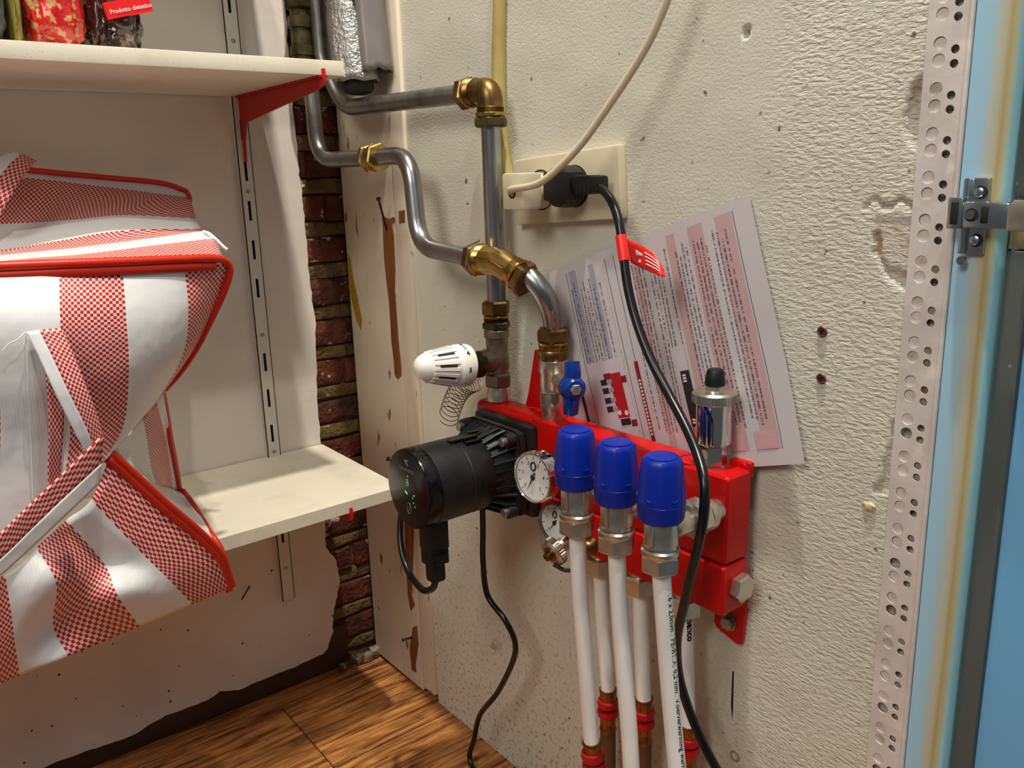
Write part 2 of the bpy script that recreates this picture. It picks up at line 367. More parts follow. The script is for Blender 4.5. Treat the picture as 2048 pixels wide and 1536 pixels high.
def lathe(bm, origin, axis, prof, segs=32, phase=0.0, scale2=(1, 1), capa=True, capb=True):
    x, y, a = frame(axis); o = V(origin); rings = []
    for t, r in prof:
        rings.append([bm.verts.new(o+a*t+(x*math.cos(phase+2*PI*i/segs)*scale2[0]+y*math.sin(phase+2*PI*i/segs)*scale2[1])*r) for i in range(segs)])
    for A, B in zip(rings, rings[1:]):
        for i in range(segs):
            j = (i+1) % segs; bm.faces.new((A[i], A[j], B[j], B[i]))
    if capa: bm.faces.new(rings[0][::-1])
    if capb: bm.faces.new(rings[-1])
    return bm
def hexnut(bm, origin, axis, t0, t1, r, phase=0.0):
    c = min((t1-t0)*.18, r*.12)
    return lathe(bm, origin, axis, [(t0, r*.88), (t0+c, r), (t1-c, r), (t1, r*.88)], 6, phase)
def crom(pts, n):
    pts = [V(p) for p in pts]
    if len(pts) < 3: return [pts[0].lerp(pts[-1], i/n) for i in range(n+1)]
    out = []; P = [2*pts[0]-pts[1]]+pts+[2*pts[-1]-pts[-2]]
    for i in range(1, len(P)-2):
        p0, p1, p2, p3 = P[i-1:i+3]
        for k in range(n):
            t = k/n
            out.append(.5*((2*p1)+(p2-p0)*t+(2*p0-5*p1+4*p2-p3)*t*t+(3*p1-p0-3*p2+p3)*t**3))
    out.append(pts[-1]); return out
def fillet(pts, rad, n=8):
    """polyline with rounded corners, as pipe bends are"""
    pts = [V(p) for p in pts]; out = [pts[0]]
    for a, b, c in zip(pts, pts[1:], pts[2:]):
        d1 = (a-b).normalized(); d2 = (c-b).normalized(); ang = d1.angle(d2); t = min(rad/math.tan(ang/2), (a-b).length*.49, (c-b).length*.49)
        p, q = b+d1*t, b+d2*t
        for k in range(n+1):
            s = k/n; out.append(p.lerp(b, s).lerp(b.lerp(q, s), s))
    out.append(pts[-1]); return out
def tube(bm, path, r, segs=14, caps=True, flat=None):
    path = [V(p) for p in path]; n = len(path); tang = []
    for i in range(n):
        t = path[min(i+1, n-1)]-path[max(i-1, 0)]; tang.append(t.normalized())
    x, y, a = frame(tang[0]); rings = []
    rr = r if callable(r) else (lambda s: r)
    for i in range(n):
        t = tang[i]; x = (x-t*x.dot(t)).normalized(); y = t.cross(x)
        q = rr(i/(n-1))
        rings.append([bm.verts.new(path[i]+(x*math.cos(2*PI*k/segs)+y*math.sin(2*PI*k/segs))*q) for k in range(segs)])
    for A, B in zip(rings, rings[1:]):
        for k in range(segs):
            j = (k+1) % segs; bm.faces.new((A[k], A[j], B[j], B[k]))
    if caps: bm.faces.new(rings[0][::-1]); bm.faces.new(rings[-1])
    return bm
def prism(bm, pts, vec):
    """flat outline (3D points) pushed along vec"""
    vec = V(vec); A = [bm.verts.new(V(p)) for p in pts]; B = [bm.verts.new(V(p)+vec) for p in pts]; n = len(A)
    fa = bm.faces.new(A[::-1]); fb = bm.faces.new(B)
    for i in range(n):
        j = (i+1) % n; bm.faces.new((A[i], A[j], B[j], B[i]))
    return bm
def holed_plate(bm, outer, holes, vec):
    """plate with real holes: outer and holes are lists of 3D points in one plane"""
    es = []
    for loop in [outer]+holes:
        vs = [bm.verts.new(V(p)) for p in loop]
        es += [bm.edges.new((vs[i], vs[(i+1) % len(vs)])) for i in range(len(vs))]
    bmesh.ops.triangle_fill(bm, use_beauty=True, use_dissolve=False, edges=es)
    g = bmesh.ops.extrude_face_region(bm, geom=list(bm.faces))
    for v in [e for e in g['geom'] if isinstance(e, bmesh.types.BMVert)]: v.co += V(vec)
    return bm
def patch(name, ctrl, us, vs, mat, parent, n=7, thick=.0009, jit=0.0, grid=None):
    R_, C_ = len(ctrl), len(ctrl[0])
    rows = [crom(r, n) for r in ctrl]
    cols = [crom([rows[i][k] for i in range(R_)], n) for k in range((C_-1)*n+1)]
    NU, NV = (C_-1)*n+1, (R_-1)*n+1
    lerpl = lambda a, k: a[min(k//n, len(a)-2)]+(a[min(k//n, len(a)-2)+1]-a[min(k//n, len(a)-2)])*((k-min(k//n, len(a)-2)*n)/n)
    bm = BM(); uvl = bm.loops.layers.uv.new('UVMap'); g = []
    for j in range(NV):
        g.append([])
        for i in range(NU):
            p = V(cols[i][j])
            if jit: p += noise.noise_vector(p*28)*jit
            g[-1].append(bm.verts.new(p))
    for j in range(NV-1):
        for i in range(NU-1):
            f = bm.faces.new((g[j][i], g[j][i+1], g[j+1][i+1], g[j+1][i]))
            for lp, (a, b) in zip(f.loops, ((i, j), (i+1, j), (i+1, j+1), (i, j+1))):
                lp[uvl].uv = (lerpl(us, a), lerpl(vs, b))
    me = bpy.data.meshes.new(name); bm.to_mesh(me); bm.free()
    o = finish(name, me, mat, parent, True, 80)
    if thick:
        s = o.modifiers.new('thickness', 'SOLIDIFY'); s.thickness = thick; s.offset = 0
    return o
_txt = {}
def text2d(s, size, bold=0.0):
    cu = bpy.data.curves.new('t', 'FONT'); cu.body = s; cu.size = size; cu.offset = bold; cu.resolution_u = 2
    o = bpy.data.objects.new('t', cu); C.objects.link(o)
    dg = bpy.context.evaluated_depsgraph_get(); me = bpy.data.meshes.new_from_object(o.evaluated_get(dg))
    vs = [tuple(v.co) for v in me.vertices]; fs = [tuple(p.vertices) for p in me.polygons]
    bpy.data.objects.remove(o); bpy.data.curves.remove(cu); bpy.data.meshes.remove(me)
    return vs, fs
def text(name, s, size, fn, mat, parent, bold=0.0):
    """lettering laid on a surface; fn maps the text plane (x, y) to a point"""
    vs, fs = text2d(s, size, bold); me = bpy.data.meshes.new(name)
    me.from_pydata([fn(x, y) for x, y, z in vs], [], fs)
    return finish(name, me, mat, parent, False)

# ================================================================ the setting
# floor: oak planks running along the left wall
fl = thing('floor', '', '', (0, 0, 0)); del fl['label'], fl['category']; struct(fl)
bm = BM(); box(bm, (-1.0, -1.3, -.03), (.06, .06, -.012)); obj('subfloor', bm, M['baseboard'], fl)
for k, (ya, yb) in enumerate([(-.0415, .055), (-.2185, -.0435), (-.396, -.2205), (-.573, -.398), (-.75, -.575), (-.93, -.752), (-1.1, -.932)]):
    x0 = -1.0
    joins = [-1.0, [-.55, -.195, -.62, -.3, -.5, -.35, -.6][k], .05]
    for a, b in zip(joins, joins[1:]):
        bm = BM(); box(bm, (a+.0006, ya, -.012), (b-.0006, yb, random.uniform(-.0008, 0)), .0012, 1)
        # each plank has its own origin, so that the grain differs
        o = obj('plank', bm, M['plank'], fl); o.location = (0, 0, 0)
        sh = V((random.uniform(-3, 3), random.uniform(-3, 3), 0)); o.data.transform(Matrix.Translation(-sh)); o.location = sh

# left wall: plaster skin with a broken right edge and a broken foot
def jag(a, b, n, amp, sc):
    a = V(a); b = V(b); out = []
    for i in range(n):
        p = a.lerp(b, i/n); q = noise.noise_vector(p*sc)+.5*noise.noise_vector(p*sc*3.1); out.append(V((p.x+q.x*amp, 0, p.z+q.z*amp)))
    return out
redge = [(-0.0618,0,1.1512),(-0.0703,0,1.0483),(-0.0714,0,0.9758),(-0.0719,0,0.915),(-0.072,0,0.8246),(-0.0689,0,0.7745),(-0.0688,0,0.7234),(-0.0686,0,0.6562),(-0.0667,0,0.5871),(-0.0711,0,0.5011),(-0.0754,0,0.3962),(-0.0737,0,0.3372),(-0.0779,0,0.2699),(-0.0803,0,0.2227),(-0.0648,0,0.1957),(-0.061,0,0.154),(-0.0754,0,0.1135),(-0.0828,0,0.0703),(-0.0935,0,0.042),(-0.1074,0,0.0382)]
foot = [(-0.1299,0,0.0362),(-0.1776,0,0.0349),(-0.2436,0,0.0335),(-0.2744,0,0.0407),(-0.3057,0,0.0346),(-0.3571,0,0.0374),(-0.4009,0,0.0259),(-0.4608,0,0.0302),(-0.5188,0,0.0318),(-0.6815,0,0.0298)]
pts = []
for A, B in zip(redge, redge[1:]): pts += jag(A, B, 7, .0028, 60)
pts.append(V(redge[-1]))
for A, B in zip(foot, foot[1:]): pts += jag(A, B, 7, .003, 50)
pts.append(V(foot[-1]))
pts += [V((-1.15, 0, foot[-1][2])), V((-1.15, 0, 1.35)), V((redge[0][0], 0, 1.35))]
bm = BM(); prism(bm, pts, (0, .013, 0))
for f in bm.faces:
    if len(f.verts) == 4: f.material_index = 1
me = bpy.data.meshes.new('wall_left'); bmesh.ops.recalc_face_normals(bm, faces=bm.faces); bm.to_mesh(me); bm.free()
wl_ = struct(finish('wall_left', me, [M['left_plaster'], M['lip']], None, False), 'white plastered wall with a broken edge beside bare bricks')
bm = BM(); box(bm, (-1.15, .014, 0), (.03, .03, 1.35)); wc = struct(obj('wall_corner', bm, M['mortar_back'], None), 'strip of bare old brick in the room corner')
# bare bricks in the corner strip
def lump(name, lo, hi, mat, parent, amp, sc, bev, seed):
    bm = BM(); box(bm, lo, hi, bev, 2)
    bmesh.ops.subdivide_edges(bm, edges=[e for e in bm.edges if e.calc_length() > .018], cuts=2, use_grid_fill=True)
    for v in bm.verts: v.co += noise.noise_vector(v.co*sc+V((seed*3.3, seed, 0)))*amp
    return obj(name, bm, mat, parent, True, 60)
k = 0; z = .0
zc = [.793+.0635*i for i in range(-12, 7)]
for i, z in enumerate(zc):
    o = lump('mortar_joint', (-.088, .0065+random.uniform(-.002, .004), z-.0105), (.012, .02, z+.0105), M['mortar'], wc, .0042, 40, .004, i)
    a, b = z+.011, z+.0525
    xl, xr = -.092, .012
    cut = [None, None, -.03, None, -.05, None, None, -.022, None][i % 9]
    segs_ = [(xl, xr)] if cut is None else [(xl, cut-.003), (cut+.003, xr)]
    for (p, q) in segs_:
        yf = random.uniform(.0042, .009)
        lump('brick', (p, yf, a+random.uniform(0, .003)), (q, .022, b-random.uniform(0, .003)), M['brick'] if (i*7) % 3 else M['brick_b'], wc, .0042, 38, .006, i+40)
bm = BM(); box(bm, (-1.15, .003, 0), (-.055, .0125, .075), .002); struct(obj('baseboard_left', bm, M['baseboard'], None), 'dark brown wooden strip under the broken plaster')
# rubble at the foot of the bricks
for i in range(9):
    p = V((-.075+.010*i+random.uniform(-.004, .004), random.uniform(-.012, 0), .008)); s = random.uniform(.004, .009)
    o = lump('plaster_crumb', p-V((s, s*.8, .0075)), p+V((s, s*.8, s*.9)), M['lip'] if i % 2 else M['mortar'], None, s*.35, 90, s*.3, i+90)
    tag(o, 'small crumb of fallen plaster at the foot of the corner bricks', 'rubble', 'plaster crumbs in the corner')

# right wall: one grid, relief and broken patches as real relief
Y0, Y1, Z0, Z1 = -.190, -.912, 0.0, 1.30
chipA = [(0,-0.8798,0.8584),(0,-0.8741,0.8498),(0,-0.8724,0.8398),(0,-0.8715,0.8278),(0,-0.8755,0.8162),(0,-0.8847,0.8106),(0,-0.8934,0.8095),(0,-0.8917,0.8598)]
chipB = [(0,-0.8562,0.7609),(0,-0.8563,0.7489),(0,-0.8584,0.7333),(0,-0.8673,0.7202),(0,-0.8746,0.7178),(0,-0.8838,0.7088),(0,-0.8962,0.7088),(0,-0.8934,0.7616)]
chipB2 = [(0,-0.8555,0.7545),(0,-0.8556,0.7377),(0,-0.8638,0.7249),(0,-0.8692,0.7174),(0,-0.8757,0.7141),(0,-0.8831,0.708),(0,-0.8892,0.7078),(0,-0.8868,0.7187),(0,-0.8741,0.7237),(0,-0.8672,0.7225),(0,-0.8616,0.7323),(0,-0.8591,0.749)]
chipC = [(0,-0.8865,0.573),(0,-0.8836,0.5494),(0,-0.8701,0.5455),(0,-0.8755,0.5576),(0,-0.8797,0.5816),(0,-0.8811,0.6003),(0,-0.8849,0.6172),(0,-0.8908,0.6263),(0,-0.8941,0.5871)]
chipD = [(0,-0.3415,0.1787),(0,-0.3643,0.1798),(0,-0.3578,0.1631),(0,-0.3323,0.1607)]
holeE = [(0,-0.7282,0.9135),(0,-0.7322,0.9137),(0,-0.7353,0.9094),(0,-0.7315,0.9053),(0,-0.729,0.9072)]
def inside(poly, y, z):
    c = False; n = len(poly)
    for i in range(n):
        a, b = poly[i], poly[i-1]
        if (a[2] > z) != (b[2] > z) and y < (b[1]-a[1])*(z-a[2])/(b[2]-a[2])+a[1]: c = not c
    return c
bbs = [(P, min(p[1] for p in P)-.01, max(p[1] for p in P)+.01, min(p[2] for p in P)-.01, max(p[2] for p in P)+.01) for P in (chipA, chipB, chipB2, chipC, chipD, holeE)]
NY, NZ = 361, 521; verts = []; chip = []
for j in range(NZ):
    z = Z0+(Z1-Z0)*j/(NZ-1)
    for i in range(NY):
        y = Y0+(Y1-Y0)*i/(NY-1)
        nz = noise.noise(V((y*22, z*22, 3)))
        x = .0012*noise.noise(V((y*5, z*5, 1)))+.0004*nz
        jy, jz = y+.0016*noise.noise(V((y*160, z*160, 0))), z+.0016*noise.noise(V((y*160, z*160, 9)))
        c = 0.0
        for q, (P, a, b, d, e) in enumerate(bbs):
            if a < y < b and d < z < e and inside(P, jy, jz):
                dep = (.0035, .0012, .0045, .0018, .0015, .012)[q]; x = max(x, dep+.0006*nz); c = max(c, (1, .55, 1, .5, 1, 1)[q])
        # crack lines
        if -.885 < y < -.845 and abs(z-(.7722+.003*math.sin(y*300)+.0015*noise.noise(V((y*300, 0, 0))))) < .0013: x += .003; c = 1
        if y < -.8855: x = max(x, 0)+.005+.003*noise.noise(V((y*60, z*60, 4))); c = max(c, .8)
        verts.append((x+.0002, y, z)); chip.append(c)
faces = [(j*NY+i, j*NY+i+1, (j+1)*NY+i+1, (j+1)*NY+i) for j in range(NZ-1) for i in range(NY-1)]
me = bpy.data.meshes.new('wall_right'); me.from_pydata(verts, [], faces)
at = me.attributes.new('chip', 'FLOAT', 'POINT'); at.data.foreach_set('value', chip)
me.flip_normals() if me.polygons[0].normal.x > 0 else None
struct(finish('wall_right', me, M['wall_right'], None, True, 80), 'cream painted plaster wall, smooth by the corner and coarse by the door')
bm = BM(); box(bm, (.016, -.912, 0), (.05, .03, 1.30)); struct(obj('wall_right_core', bm, M['mortar_back'], None))
# painted boards between corner and plaster
bm = BM(); box(bm, (-.0045, -.1525, .004), (.015, .0, 1.30), .0015, 1)
t1 = struct(obj('trim_1', bm, M['board'], None), 'wide painted board in the corner with a brown bare streak')
bm = BM(); box(bm, (-.006, -.1895, .014), (.015, -.1545, 1.30), .0025, 2)
struct(obj('trim_2', bm, M['board'], None), 'narrow painted batten beside the corner board')
bm = BM(); prism(bm, [(-0.0045,-0.1171,0.7473),(-0.0045,-0.1232,0.7502),(-0.0045,-0.1381,0.7463),(-0.0045,-0.1481,0.7493),(-0.0045,-0.1561,0.7481),(-0.0045,-0.1541,0.7426),(-0.0045,-0.1442,0.7396),(-0.0045,-0.1478,0.7245),(-0.0045,-0.1467,0.7035),(-0.0045,-0.1461,0.6754),(-0.0045,-0.1412,0.6465),(-0.0045,-0.142,0.6177),(-0.0045,-0.1424,0.5849),(-0.0045,-0.1436,0.5593),(-0.0045,-0.1463,0.5336),(-0.0045,-0.1448,0.5206),(-0.0045,-0.134,0.5135),(-0.0045,-0.126,0.519),(-0.0045,-0.1258,0.5417),(-0.0045,-0.1222,0.5712),(-0.0045,-0.123,0.601),(-0.0045,-0.1223,0.6303),(-0.0045,-0.1187,0.6591),(-0.0045,-0.1166,0.6878),(-0.0045,-0.1174,0.7163),(-0.0045,-0.1185,0.7361)], (-.0006, 0, 0))
obj('bare_wood_streak', bm, M['bare'], t1, False)['label'] = 'long brown streak of bare wood'
bm = BM(); prism(bm, [(-0.0045,-0.1266,0.2972),(-0.0045,-0.1568,0.3066),(-0.0045,-0.1481,0.2379),(-0.0045,-0.1359,0.1655),(-0.0045,-0.1433,0.1513),(-0.0045,-0.1297,0.1352),(-0.0045,-0.1234,0.1606),(-0.0045,-0.125,0.2298)], (-.0006, 0, 0))
obj('bare_wood_streak', bm, M['bare'], t1, False)['label'] = 'brown streak of bare wood low on the board'
bm = BM(); prism(bm, [(-0.006,-0.1679,0.7578),(-0.006,-0.1839,0.7594),(-0.006,-0.182,0.7426),(-0.006,-0.1672,0.7409)], (-.0006, 0, 0)); obj('bare_wood_patch', bm, M['bare'], t1, False)
bm = BM(); prism(bm, [(-0.006,-0.1353,0.1093),(-0.006,-0.1466,0.1168),(-0.006,-0.1476,0.0839),(-0.006,-0.1343,0.042),(-0.006,-0.136,0.0293),(-0.006,-0.1236,0.0279),(-0.006,-0.1213,0.063)], (-.0006, 0, 0)); obj('bare_wood_patch', bm, M['bare'], t1, False)
o = bm = BM(); prism(bm, [(-0.0045,-0.0052,0.6928),(-0.0045,-0.0132,0.6818),(-0.0045,-0.0183,0.6515),(-0.0045,-0.0267,0.6213),(-0.0045,-0.0351,0.591),(-0.0045,-0.0295,0.5747),(-0.0045,-0.0186,0.5892),(-0.0045,-0.0068,0.6194),(-0.0045,-0.0051,0.6505)], (-.001, 0, 0))
obj('foam_streak', bm, mk('yellow_foam', srgb(170, 130, 20), .8, bump=(80, .6, .004)), t1, False)['label'] = 'yellow streak beside the bricks'
# rest of the right hand side: bead, jamb, door
WB = (-.884, -.9135)
outer = [(-.0012, WB[0], .0), (-.0012, WB[1], .0), (-.0012, WB[1], 1.30), (-.0012, WB[0], 1.30)]
def circ(y, z, r, n=14, x=-.0012): return [(x, y+r*math.cos(2*PI*i/n), z+r*math.sin(2*PI*i/n)) for i in range(n)]
holes = []; bigc = []
zk = .8745-.0298*30
while zk < 1.28:
    for d in (-.0056, .0056):
        if zk+d > .03: bigc.append((-.8938, zk+d, .0046)); bigc.append((-.9045, zk+d*.82-.004, .0030))
    zk += .0298
bm = BM()
def hole_cell(bm, y0, y1, z0, z1, cy_, cz_, r, x=-.0012, t=.0012):
    """one rectangle of sheet with a round hole"""
    an = sorted([2*PI*i/14 for i in range(14)]+[math.atan2(zc-cz_, yc-cy_) % (2*PI) for yc in (y0, y1) for zc in (z0, z1)]); I, O, K = [], [], []
    for a in an:
        c, s = math.cos(a), math.sin(a); k = min(((y1 if c > 0 else y0)-cy_)/c if abs(c) > 1e-9 else 9, ((z1 if s > 0 else z0)-cz_)/s if abs(s) > 1e-9 else 9)
        I.append(bm.verts.new((x, cy_+r*c, cz_+r*s))); K.append(bm.verts.new((x+t, cy_+r*c, cz_+r*s))); O.append(bm.verts.new((x, cy_+k*c, cz_+k*s)))
    for i in range(len(an)):
        j = (i+1) % len(an); bm.faces.new((I[i], O[i], O[j], I[j])); bm.faces.new((K[i], I[i], I[j], K[j]))
ym = -.8992
for col, ya, yb in ((0, ym, WB[0]), (1, WB[1], ym)):
    cs = sorted([c for c in bigc if (c[0] > ym) == (col == 0)], key=lambda c: c[1]); ed = [0]+[(p[1]+q[1])/2 for p, q in zip(cs, cs[1:])]+[1.30]
    for c, z0, z1 in zip(cs, ed, ed[1:]): hole_cell(bm, ya, yb, z0, z1, c[0], c[1], c[2])
# raised nose along the free edge
lathe(bm, (-.0005, -.9135, 0), (0, 0, 1), [(0, .0022), (1.30, .0022)], 10)
bd = tag(obj('corner_bead', bm, M['bead'], None, False, recenter=True), 'perforated galvanised corner bead on the plaster edge by the door', 'corner bead')
for nm, big, mt in (('painted_plug', True, 'hole_paint'), ('plaster_plug', False, 'plaster_in')):
    bm = BM()
    for i, (y, z, r) in enumerate(bigc):
        if (r > .004) != big: continue
        q = random.random()
        if big and q < .86: lathe(bm, (.0040, y, z), (-1, 0, 0), [(0, r*.99), (.0034+.0012*random.random(), r*.99)], 12)
        if not big and q < .30: lathe(bm, (.0040, y, z), (-1, 0, 0), [(0, r*.99), (.0030+.0012*random.random(), r*.99)], 12)
    obj(nm, bm, M[mt], bd, False)['kind'] = 'stuff'
# jamb
JL, JR = -.9165, -.9455
bm = BM(); cy = (JL+JR)/2
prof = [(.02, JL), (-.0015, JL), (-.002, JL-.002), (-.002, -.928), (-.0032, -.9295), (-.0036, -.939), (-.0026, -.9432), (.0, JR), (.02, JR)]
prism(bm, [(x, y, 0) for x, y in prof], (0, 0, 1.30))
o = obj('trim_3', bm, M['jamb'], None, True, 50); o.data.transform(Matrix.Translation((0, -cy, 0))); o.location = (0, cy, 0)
struct(o, 'door jamb with blue and ochre reflections put into its colour')
# open door, seen from its inner side
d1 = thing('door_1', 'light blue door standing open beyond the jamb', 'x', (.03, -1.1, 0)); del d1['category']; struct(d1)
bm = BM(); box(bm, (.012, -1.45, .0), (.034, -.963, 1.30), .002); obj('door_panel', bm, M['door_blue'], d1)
bm = BM(); box(bm, (.008, -.9632, .0), (.034, -.947, .741), .003); obj('edge_strip', bm, M['door_grey'], d1)
bm = BM(); box(bm, (.008, -1.0, .776), (.034, -.947, 1.30), .004); obj('edge_strip', bm, M['door_grey'], d1)
bm = BM(); box(bm, (.0105, -1.0, .742), (.034, -.947, .775), .001); obj('hinge_block', bm, M['cream_paint'], d1)

# ================================================================ shelves, rail, brackets
bm = BM(); box(bm, (-1.1, -.27, .917), (-.128, -.002, .9335), .0012, 2)
tag(obj('wall_shelf', bm, M['shelf'], None, recenter=True), 'white melamine shelf carrying the food packages', 'shelf')
bm = BM(); prism(bm, [(-1.1, -.262, .381), (-.328, -.2575, .381), (-.0925, -.2505, .381), (-.0805, -.245, .381), (-.0760, -.232, .381), (-.0725, -.003, .381), (-1.1, -.003, .381)], (0, 0, .017))
bmesh.ops.bevel(bm, geom=[e for e in bm.edges if abs((e.verts[0].co-e.verts[1].co).z) < .001], offset=.0008, segments=1, affect='EDGES')
tag(obj('wall_shelf', bm, M['shelf'], None, recenter=True), 'dusty white lower shelf beside the striped bag', 'shelf')
bm = BM(); box(bm, (-1.1, -.27, 1.215), (-.128, -.002, 1.2315), .0012, 2)
tag(obj('wall_shelf', bm, M['shelf'], None, recenter=True), 'white shelf above the food packages', 'shelf')
# slotted rail
rl = thing('slotted_rail', 'cream slotted shelf rail screwed to the left wall', 'shelf rail', (-.1545, -.004, .16))
rx0, rx1, ry = -.1645, -.1445, -.010
slots = []; screws = [.988, .790, .585, .4055, .2145]
for i in range(-13, 6):
    zc_ = .8175+.0547*i
    if .17 < zc_ < 1.14 and all(abs(zc_-s) > .02 for s in screws):
        slots.append([(-.1568, ry, zc_-.0135), (-.1527, ry, zc_-.0135), (-.1527, ry, zc_+.0135), (-.1568, ry, zc_+.0135)])
sc = [[(-.1547+.0032*math.cos(2*PI*k/12), ry, s+.0032*math.sin(2*PI*k/12)) for k in range(12)] for s in screws]
bm = BM(); holed_plate(bm, [(rx0, ry, .16), (rx1, ry, .16), (rx1, ry, 1.25), (rx0, ry, 1.25)], slots+sc, (0, .0012, 0))
obj('rail_face', bm, M['rail'], rl, False)
for x in (rx0, rx1-.0012):
    bm = BM(); box(bm, (x, ry, .16), (x+.0012, .0, 1.25)); obj('rail_flange', bm, M['rail'], rl, False)
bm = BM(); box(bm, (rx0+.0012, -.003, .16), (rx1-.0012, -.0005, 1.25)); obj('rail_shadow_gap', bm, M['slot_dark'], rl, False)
for s in screws:
    bm = BM(); lathe(bm, (-.1547, ry+.0016, s), (0, -1, 0), [(0, .0028), (.0018, .0030), (.0026, .0018)], 14); obj('screw', bm, M['zinc'], rl)
# brackets: folded red steel, tapered arm with an upturned front tip
def bracket(zt, front, x, label):
    t = thing('shelf_bracket', label, 'bracket', (x, -.01, zt-.09), 'red shelf brackets')
    bm = BM(); prism(bm, [(x-.0012, -.0112, zt), (x-.0012, front, zt), (x-.0012, front-.001, zt-.010), (x-.0012, front+.014, zt-.014), (x-.0012, -.030, zt-.036), (x-.0012, -.018, zt-.062), (x-.0012, -.0155, zt-.088), (x-.0012, -.0112, zt-.088)], (.0024, 0, 0))
    obj('arm', bm, M['red_bracket'], t, False)
    bm = BM(); box(bm, (x-.0055, front, zt-.0018), (x+.0055, -.0112, zt-.0004)); obj('arm_flange', bm, M['red_bracket'], t, False)
    bm = BM(); box(bm, (x-.0022, front-.0020, zt-.009), (x+.0022, front+.0005, zt+.0075), .0008); obj('front_tip', bm, M['red_bracket'], t)
bracket(.9168, -.2705, -.1550, 'red steel bracket under the upper shelf')
bracket(.3808, -.2525, -.1545, 'red steel bracket under the lower shelf, only its tip showing')

# ================================================================ pipes
def pipe(name, label, pts, r, mat, cat='pipe', rad=.028, segs=20, group=None):
    bm = BM(); tube(bm, fillet(pts, rad), r, segs); return tag(obj(name, bm, mat, None, recenter=True, angle=50), label, cat, group)
PR = .0110
# upper run: down the corner, along the wall, then down at the thermostatic valve
pipe('steel_pipe', 'galvanised pipe running along the wall into the upper brass elbow', [(-.052, -.058, 1.16), (-.050, -.060, .962), (-.040, -.095, .897), (-.030, -.372, .8925)], PR, M['steel_old'], rad=.05)
pipe('steel_pipe', 'straight shiny vertical pipe between brass elbow and thermostatic valve', [(-.030, -.4165, .862), (-.030, -.4165, .652)], PR, M['steel'])
# lower run
pipe('steel_pipe', 'grey pipe bending out of the corner into the brass coupling', [(-.060, -.039, 1.02), (-.060, -.041, .830), (-.052, -.183, .8285)], PR, M['steel_old'], rad=.042)
pipe('steel_pipe', 'S-bent steel pipe between brass coupling and angled brass elbow', [(-.052, -.200, .8285), (-.054, -.282, .8290), (-.058, -.299, .7190), (-.062, -.428, .7105)], PR, M['steel'], rad=.044)
bm = BM(); tube(bm, crom([(-.0535, -.497, .6995)]+[(-0.052,-0.509,0.6945),(-0.046,-0.5194,0.6805),(-0.039,-0.5221,0.6641),(-0.032,-0.5184,0.6467),(-0.03,-0.5166,0.6359),(-0.03,-0.5165,0.6299)], 8), PR, 22)
tag(obj('steel_pipe', bm, M['steel'], None, recenter=True, angle=50), 'curved steel pipe dropping from angled elbow to ball valve', 'pipe')

def ring_parts(t, o, axis, spec):
    """spec: list of (kind, part name, t0, t1, r, material)"""
    for kind, nm, a, b, r, m in spec:
        bm = BM()
        if kind == 'hex': hexnut(bm, o, axis, a, b, r, .3)
        elif kind == 'ring':
            c = (b-a)*.2; lathe(bm, o, axis, [(a, r*.94), (a+c, r), (b-c, r), (b, r*.94)], 32)
        elif kind == 'thread':
            pr = []; k = 5
            for i in range(k): pr += [(a+(b-a)*i/k, r*.95), (a+(b-a)*(i+.5)/k, r)]
            lathe(bm, o, axis, pr+[(b, r*.95)], 32)
        obj(nm, bm, m, t, kind != 'hex')
# brass 90 degree elbow, top of the vertical pipe
e = thing('brass_elbow', 'aged brass right-angle elbow above the straight vertical pipe', 'pipe fitting', (-.03, -.4165, .85))
ax = V((-.001, -1, -.016)).normalized()
ring_parts(e, (-.030, -.3665, .8925), (0, -1, -.01), [('hex', 'nut', 0, .0135, .0185, M['brass_old']), ('ring', 'collar', .0135, .017, .0165, M['brass']), ('thread', 'thread', .017, .026, .0155, M['brass_old'])])
bm = BM(); tube(bm, fillet([(-.030, -.391, .8923), (-.030, -.4165, .892), (-.030, -.4165, .868)], .016, 10), .0142, 28); obj('elbow_body', bm, M['brass_old'], e, True, 50)
bm = BM(); box(bm, (-.0455, -.4185, .878), (-.0425, -.4145, .901), .001); obj('cast_rib', bm, M['brass_old'], e)
ring_parts(e, (-.030, -.4165, .8745), (0, 0, -1), [('thread', 'thread', 0, .006, .0155, M['brass_old']), ('ring', 'collar', .006, .0105, .0172, M['brass']), ('hex', 'nut', .0105, .0215, .0190, M['brass_dark'])])
# straight coupling
c2 = thing('brass_coupling', 'bright brass straight coupling in the lower pipe run', 'pipe fitting', (-.052, -.192, .81))
ring_parts(c2, (-.052, -.1745, .8285), (-.02, -1, 0), [('hex', 'nut', 0, .0085, .0185, M['brass']), ('ring', 'collar', .0085, .012, .0165, M['brass']), ('hex', 'middle_hex', .012, .0185, .0175, M['brass']), ('ring', 'collar', .0185, .0215, .0165, M['brass_old']), ('hex', 'nut', .0215, .031, .0190, M['brass'])])
